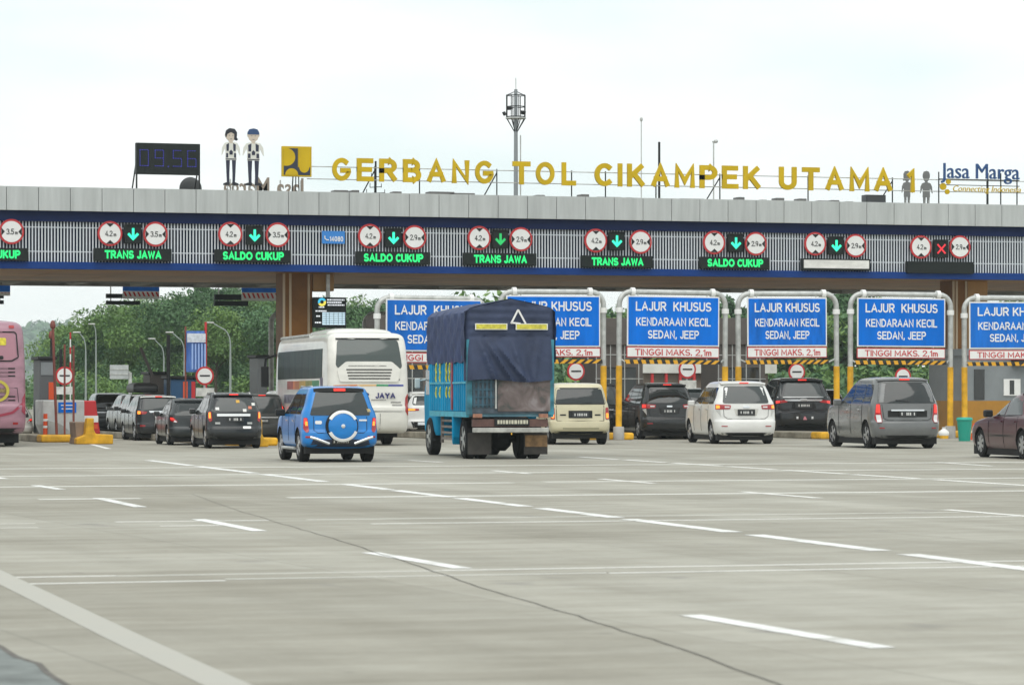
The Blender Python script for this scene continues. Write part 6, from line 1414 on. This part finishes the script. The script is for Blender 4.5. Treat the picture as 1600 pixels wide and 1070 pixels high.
# ---------------- truck with tarpaulin
def truck():
    root = thing('tarp_truck', 'teal truck with slatted sides under a dark blue tarpaulin with two yellow strips', 'truck', group=VG)
    W, H = 1.74, 3.35; W2 = W / 2; L = 4.6; teal = mat('truck_teal', (.0, .27, .50), .6, noise=.35, nscale=1.8, stretch=(1, 1, .4), spec=.12); zf = .98
    tarp = mat('tarpaulin', (.034, .054, .135), .55, spec=.25, noise=.35, nscale=2.0, bump=.3); tarp_s = mat('tarpaulin_rear', (.042, .056, .105), .6, spec=.25, noise=.4, nscale=1.6, bump=.4)
    MB().box(-W2, W2, .02, L, zf - .09, zf).build('cargo_floor', mat('truck_floor', (.10, .22, .28), .6, noise=.3), root)
    # slatted side walls
    for s in (-1, 1):
        x = s * W2
        w = MB().box(min(x, x - s * .05), max(x, x - s * .05), .02, L, zf, 2.32).build('side_wall', mat('truck_side', (.002, .13, .32), .5, spec=.15, noise=.3, nscale=2), root)
        m = MB(); y = .06; i = 0
        while y < L:
            m.box(min(x, x + s * .05), max(x, x + s * .05), y, y + .15, zf + .02, 2.30); y += .235; i += 1
        m.build('slat', teal, w, bevel=.012)
        m = MB(); m.box(min(x + s * .052, x + s * .075), max(x + s * .052, x + s * .075), 1.62, 1.78, zf + .05, 2.3); m.build('red_post', mat('post_red', (.35, .05, .08), .5, noise=.6, nscale=3), w)
        m = MB(); g = random.Random(4)
        for yy in (2.0, 2.4, 2.8, 3.2, 3.7):
            for z0 in (1.28, 1.62, 1.80):
                if g.random() < .75: m.tube([(x + s * .058, yy + .03 * math.sin(k), z0 + k * .05) for k in range(6)], [.008, .02, .028, .02, .026, .006], 6)
        m.build('yellow_ornament', mat('ornament', (.60, .58, .06), .5), w)
        m = MB(); m.box(min(x + s * .051, x + s * .07), max(x + s * .051, x + s * .07), .05, L, 1.58, 1.62); m.box(min(x, x + s * .06), max(x, x + s * .06), .02, L, zf - .10, zf + .015); m.build('rail', mat('teal_light', (.05, .42, .55), .5, noise=.3), w)
    for s in (-1, 1): MB().box(s * W2 - .06, s * W2 + .06, -.04, .06, zf - .05, 2.50).build('corner_post', mat('corner_teal', (.03, .20, .27), .5, noise=.7, nscale=3), root)
    # tarpaulin: side sheets and gabled top, sagging rear sheet
    prof = [(-W2 - .07, 2.02), (-W2 - .085, 2.5), (-W2 - .075, 3.06), (-W2 + .03, 3.15), (-.45, 3.24), (0, 3.34), (.45, 3.25), (W2 - .03, 3.16), (W2 + .075, 3.08), (W2 + .085, 2.5), (W2 + .07, 2.02)]
    n = 44; P2 = resample(prof, .12)[:-1]; cut = None
    # resample closes the loop: keep only the open part
    P2 = []
    for a, b in zip(prof, prof[1:]):
        k = max(1, int(math.dist(a, b) / .1)); P2 += [(a[0] + (b[0] - a[0]) * j / k, a[1] + (b[1] - a[1]) * j / k) for j in range(k)]
    P2.append(prof[-1]); m = MB(); K = len(P2)
    for j in range(n + 1):
        y = -.02 + (L + .1) * j / n; rib = .022 * math.cos(2 * math.pi * j / 4.0)
        for i, (x, z) in enumerate(P2):
            o = rib + .012 * math.sin(i * 1.3 + j * .7); f = min(1, abs(x) / W2)
            end = (i in (0, K - 1)) * .02 * math.sin(j * .8)
            m.v.append((x + (o if x > 0 else -o) * (f > .9), y, z + (0 if f > .9 else rib * .8 - .03 * math.sin(math.pi * j / n * 5) ** 2) + end))
    for j in range(n):
        for i in range(K - 1): a = j * K + i; m.f.append((a, a + 1, a + K + 1, a + K))
    m.build('tarpaulin', tarp, root, smooth=50)
    MB().prism([(-W2, 2.0)] + [(x * .97, z - .03) for x, z in prof[2:9]] + [(W2, 2.0)], L + .02, L + .05).build('front_sheet', tarp, root)
    # rear sheet
    m = MB(); nx_, nz_ = 44, 40
    def topz(x): return float(np.interp(x, [p[0] for p in prof[2:9]], [p[1] for p in prof[2:9]]))
    for j in range(nz_ + 1):
        for i in range(nx_ + 1):
            u = i / nx_; x = -W2 - .05 + (W + .1) * u; v = j / nz_; z0 = 1.64 + .03 * math.sin(u * 7) ; z = topz(x) + (z0 - topz(x)) * v
            y = -.03
            if z > 2.55: y -= .035 * abs(math.sin((3.2 - z) * math.pi / .16)) ** .6          # stiff horizontal pleats over the hoops
            else:
                d_ = (2.55 - z); y -= .03 + .10 * math.sin(min(1, d_ / .9) * 1.6) * (.6 + .4 * math.sin(u * 5 + 1))
                for x0, sl_, am in ((-.66, .22, .07), (-.52, .45, .075), (-.38, .62, .06), (.05, .12, .05), (.40, -.05, .035), (.62, -.25, .04)):
                    y -= 1.7 * am * math.exp(-((x - x0 - sl_ * d_ - .15 * d_ * d_) / .055) ** 2) * min(1, d_ * 2.5)
            e = abs(u - .5) * 2
            if e > .93: k_ = (e - .93) / .07; y = y * (1 - k_) + .10 * k_; x += math.copysign(.045 * k_ ** .5, x)
            m.v.append((x, y, z))
    for j in range(nz_):
        for i in range(nx_): a = j * (nx_ + 1) + i; m.f.append((a, a + 1, a + nx_ + 2, a + nx_ + 1))
    rear = m.build('rear_sheet', tarp_s, root, smooth=60)
    for x0, x1 in ((-.74, -.10), (.12, .76)):
        MB().box(x0 - .02, x1 + .02, -.115, -.09, 2.70, 2.83).build('strip_edge', M['white'], rear)
        MB().box(x0, x1, -.122, -.1155, 2.715, 2.815).build('yellow_strip', mat('reflective_yellow', (.62, .56, .06), .4, noise=.35, nscale=14), rear)
    tri = MB()
    for a, b in (((0.0, 2.83), (.15, 3.12)), ((.15, 3.12), (.31, 2.83)), ((0.0, 2.85), (.2, 2.83))): tri.bar((a[0], -.105, a[1]), (b[0], -.105, b[1]), .03, .035)
    tri.build('triangle_mark', M['white'], rear)
    # tailgate: teal lattice to the left, worn brown painted board to the right
    gate = MB().box(-W2 + .06, W2 - .06, -.02, .03, zf - .02, 1.72).build('tailgate', mat('gate_dull', (.06, .085, .11), .6, noise=.6, nscale=5), root)
    m = MB()
    for k in range(5): m.box(-W2 + .08 + k * .09, -W2 + .125 + k * .09, -.04, -.021, zf + .1, 1.68)
    for z in (1.12, 1.28, 1.44, 1.60): m.box(-W2 + .06, -W2 + .52, -.05, -.041, z, z + .035)
    m.build('lattice', mat('lattice_teal', (.035, .10, .145), .55, noise=.6, nscale=5), gate)
    MB().tube([(-W2 + .56, -.05, zf + .08), (-W2 + .56, -.05, 1.70)], .022, 8).build('latch_bar', M['steel'], gate)
    bm_ = bpy.data.materials.new('painted_board'); bm_.use_nodes = True; t_ = bm_.node_tree; tcn = t_.nodes.new('ShaderNodeTexCoord'); nn = t_.nodes.new('ShaderNodeTexNoise'); nn.inputs['Scale'].default_value = 2.3; nn.inputs['Detail'].default_value = 4; nn.inputs['Distortion'].default_value = 1.2
    r_ = t_.nodes.new('ShaderNodeValToRGB'); cr = r_.color_ramp
    for pos, cc in ((.34, (.035, .05, .045)), (.45, (.11, .085, .08)), (.56, (.16, .125, .12)), (.68, (.24, .21, .21))):
        e = cr.elements.new(pos); e.color = (*cc, 1)
    cr.elements.remove(cr.elements[0]); cr.elements.remove(cr.elements[-1])
    t_.links.new(tcn.outputs['Object'], nn.inputs[0]); t_.links.new(nn.outputs[0], r_.inputs[0]); t_.links.new(r_.outputs[0], t_.nodes['Principled BSDF'].inputs['Base Color']); t_.nodes['Principled BSDF'].inputs['Roughness'].default_value = .5
    MB().box(-W2 + .60, W2 - .02, -.045, -.021, zf + .02, 1.68).build('painted_board', bm_, gate, bevel=.01)
    # undercarriage
    MB().box(-.40, .40, .1, 6.2, .55, .88).build('chassis', M['dark'], root)
    MB().box(-.80, .80, -.02, .10, .68, .84).build('rear_beam', mat('beam_brown', (.12, .06, .05), .6, noise=.4, nscale=5), root)
    bp = MB().box(-.81, .81, -.10, -.021, .56, .66).build('bumper', mat('bumper_pale', (.42, .42, .39), .5, noise=.4, nscale=5), root, bevel=.015)
    pl = MB().box(-.34, .40, -.06, -.022, .70, .86).build('plate_board', M['blk'], root); g = random.Random(9); m = MB(); x = -.28
    while x < .34: w = g.uniform(.03, .06); m.box(x, x + w, -.068, -.061, .74, .82); x += w + .018
    m.build('plate_mark', mat('plate_cream', (.55, .53, .42), .6), pl)
    for s in (-1, 1):
        MB().box(s * .70 - .10, s * .70 + .10, -.06, -.02, .865, .95).build('taillight', mat('truck_lens', (.35, .16, .10), .3, noise=.5, nscale=12), root, bevel=.01)
        f = MB().box(s * .60 - .25, s * .60 + .25, .25, .275, .10, .55).build('mud_flap', mat('flap', (.05, .045, .04), .8, noise=.4, nscale=6), root)
    MB().box(.37, .84, .235, .2495, .26, .50).build('flap_board', mat('flap_tan', (.24, .14, .06), .7, noise=.5, nscale=8), root)
    MB().lathe([(.16, -.2), (.26, -.1), (.26, .1), (.16, .2)], 'x', (0, 1.05, .42), 16).build('differential', M['dark'], root); MB().tube([(-.8, 1.05, .42), (.8, 1.05, .42)], .08, 8).build('axle', M['dark'], root)
    for x0 in (.84, .58):
        wheels(root, x0, .42, (1.05,), .24, 5, M['steel'])
    wheels(root, .82, .42, (5.5,), .24, 5, M['steel'])
    # ladder-like side guard, teal mudguard, tool box
    for s in (-1, 1):
        m = MB(); x = s * (W2 - .06)
        for z in (.40, .53, .66, .79): m.bar((x, 2.2, z), (x, 3.6, z), .04, .05)
        m.bar((x, 2.2, .36), (x, 2.2, .9), .04); m.bar((x, 3.6, .30), (x, 3.6, .9), .06, .06); build_each(m, 'side_guard', mat('guard_grey', (.22, .19, .17), .6, noise=.3), root)
        MB().prismx([(1.75, .9), (1.62, .9), (1.60, .45), (1.68, .28), (1.74, .45)], x - .12, x + .08).build('mudguard', teal, root, bevel=.02)
    # cab ahead of the cargo box
    cab = loft([(.45, 4.75, 6.5, .70), (.60, 4.72, 6.6, .74), (1.3, 4.72, 6.62, .75), (1.7, 4.74, 6.45, .73), (2.1, 4.8, 6.2, .70), (2.2, 4.9, 6.0, .63), (2.24, 5.1, 5.8, .42)], .15, .25, .02, .08).build('cab', teal, root, smooth=40)
    for s in (-1, 1):
        m = MB(); m.bar((s * .72, 6.2, 1.70), (s * .94, 6.25, 1.66), .035); m.box(s * .93 - .06, s * .93 + .06, 6.2, 6.26, 1.50, 1.72); m.build('mirror', mat('mirror_pale', (.5, .6, .62), .4), root, bevel=.02)
        MB().box(min(s * .745, s * .76), max(s * .745, s * .76), 5.2, 6.1, 1.35, 1.9).build('window', M['glass'], root)
    place(root, 797, 716, 11.0, 247, H, 1.05)
truck()
# ---------------- a person standing beyond the grey minivan
def person(px, py, hpx, label, shirt, pants):
    p = gr(px, py); k = F / dY(px, p.y); h = hpx / k; t = h / 1.68
    def skin(name, joints, edges, radii, m, parent=None):
        me = bpy.data.meshes.new(name); me.from_pydata(joints, edges, []); o = bpy.data.objects.new(name, me); col.objects.link(o)
        md = o.modifiers.new('s', 'SKIN'); sv = me.skin_vertices[0].data
        for i, r in enumerate(radii): sv[i].radius = (r, r * .8 if i < 3 else r)
        sv[0].use_root = True; o.modifiers.new('u', 'SUBSURF').levels = 2; o.modifiers['u'].render_levels = 2; rm = o.modifiers.new('r', 'REMESH'); rm.mode = 'VOXEL'; rm.voxel_size = .016
        dg = bpy.context.evaluated_depsgraph_get(); m2 = bpy.data.meshes.new_from_object(o.evaluated_get(dg)); bpy.data.objects.remove(o)
        q = link(name, m2, m, parent, 60); return q
    J = [(0, 0, .92), (0, .0, 1.15), (0, 0, 1.36), (0, 0, 1.47), (0, -.02, 1.60), (-.10, 0, .86), (-.11, -.02, .48), (-.11, .02, .07), (-.12, -.14, .04), (.10, 0, .86), (.11, -.02, .48), (.12, .02, .07), (.13, -.14, .04), (-.19, 0, 1.36), (-.25, .02, 1.10), (-.24, -.08, .86), (.19, 0, 1.36), (.25, .02, 1.10), (.24, -.08, .86), (-.235, -.11, .78), (.235, -.11, .78), (-.10, 0, 1.39), (.10, 0, 1.39)]
    E = [(0, 1), (1, 2), (2, 3), (3, 4), (0, 5), (5, 6), (6, 7), (7, 8), (0, 9), (9, 10), (10, 11), (11, 12), (2, 21), (21, 13), (13, 14), (14, 15), (2, 22), (22, 16), (16, 17), (17, 18), (15, 19), (18, 20)]
    Rr = [.145, .14, .155, .055, .10, .095, .065, .045, .04, .095, .065, .045, .04, .07, .048, .036, .07, .048, .036, .035, .035, .085, .085]
    body = skin('person', J, E, Rr, mat('skin_tone', (.30, .17, .11), .6))
    skin('shirt', [(0, 0, .93), (0, 0, 1.15), (0, 0, 1.38), (-.19, 0, 1.37), (-.245, .02, 1.16), (.19, 0, 1.37), (.245, .02, 1.16), (-.10, 0, 1.39), (.10, 0, 1.39)], [(0, 1), (1, 2), (2, 7), (7, 3), (3, 4), (2, 8), (8, 5), (5, 6)], [.165, .155, .165, .085, .068, .085, .068, .10, .10], mat('shirt', shirt, .8), body)
    skin('trousers', [(0, 0, .92), (-.10, 0, .86), (-.11, -.02, .48), (-.11, .02, .12), (.10, 0, .86), (.11, -.02, .48), (.12, .02, .12)], [(0, 1), (1, 2), (2, 3), (0, 4), (4, 5), (5, 6)], [.155, .108, .08, .068, .108, .08, .068], mat('trousers', pants, .8), body)
    MB().lathe([(.02, .115), (.07, .10), (.108, .05), (.116, -.01), (.10, -.05)], 'z', (0, .012, 1.625), 16).build('hair', M['blk'], body, smooth=60)
    body.location = p; body.scale = (t, t, t); body.rotation_euler = (0, 0, R(160)); tag(body, label, 'person')
person(1470, 672, 64, 'person in a dark red shirt standing just past the grey minivan', (.20, .05, .06), (.03, .03, .035))
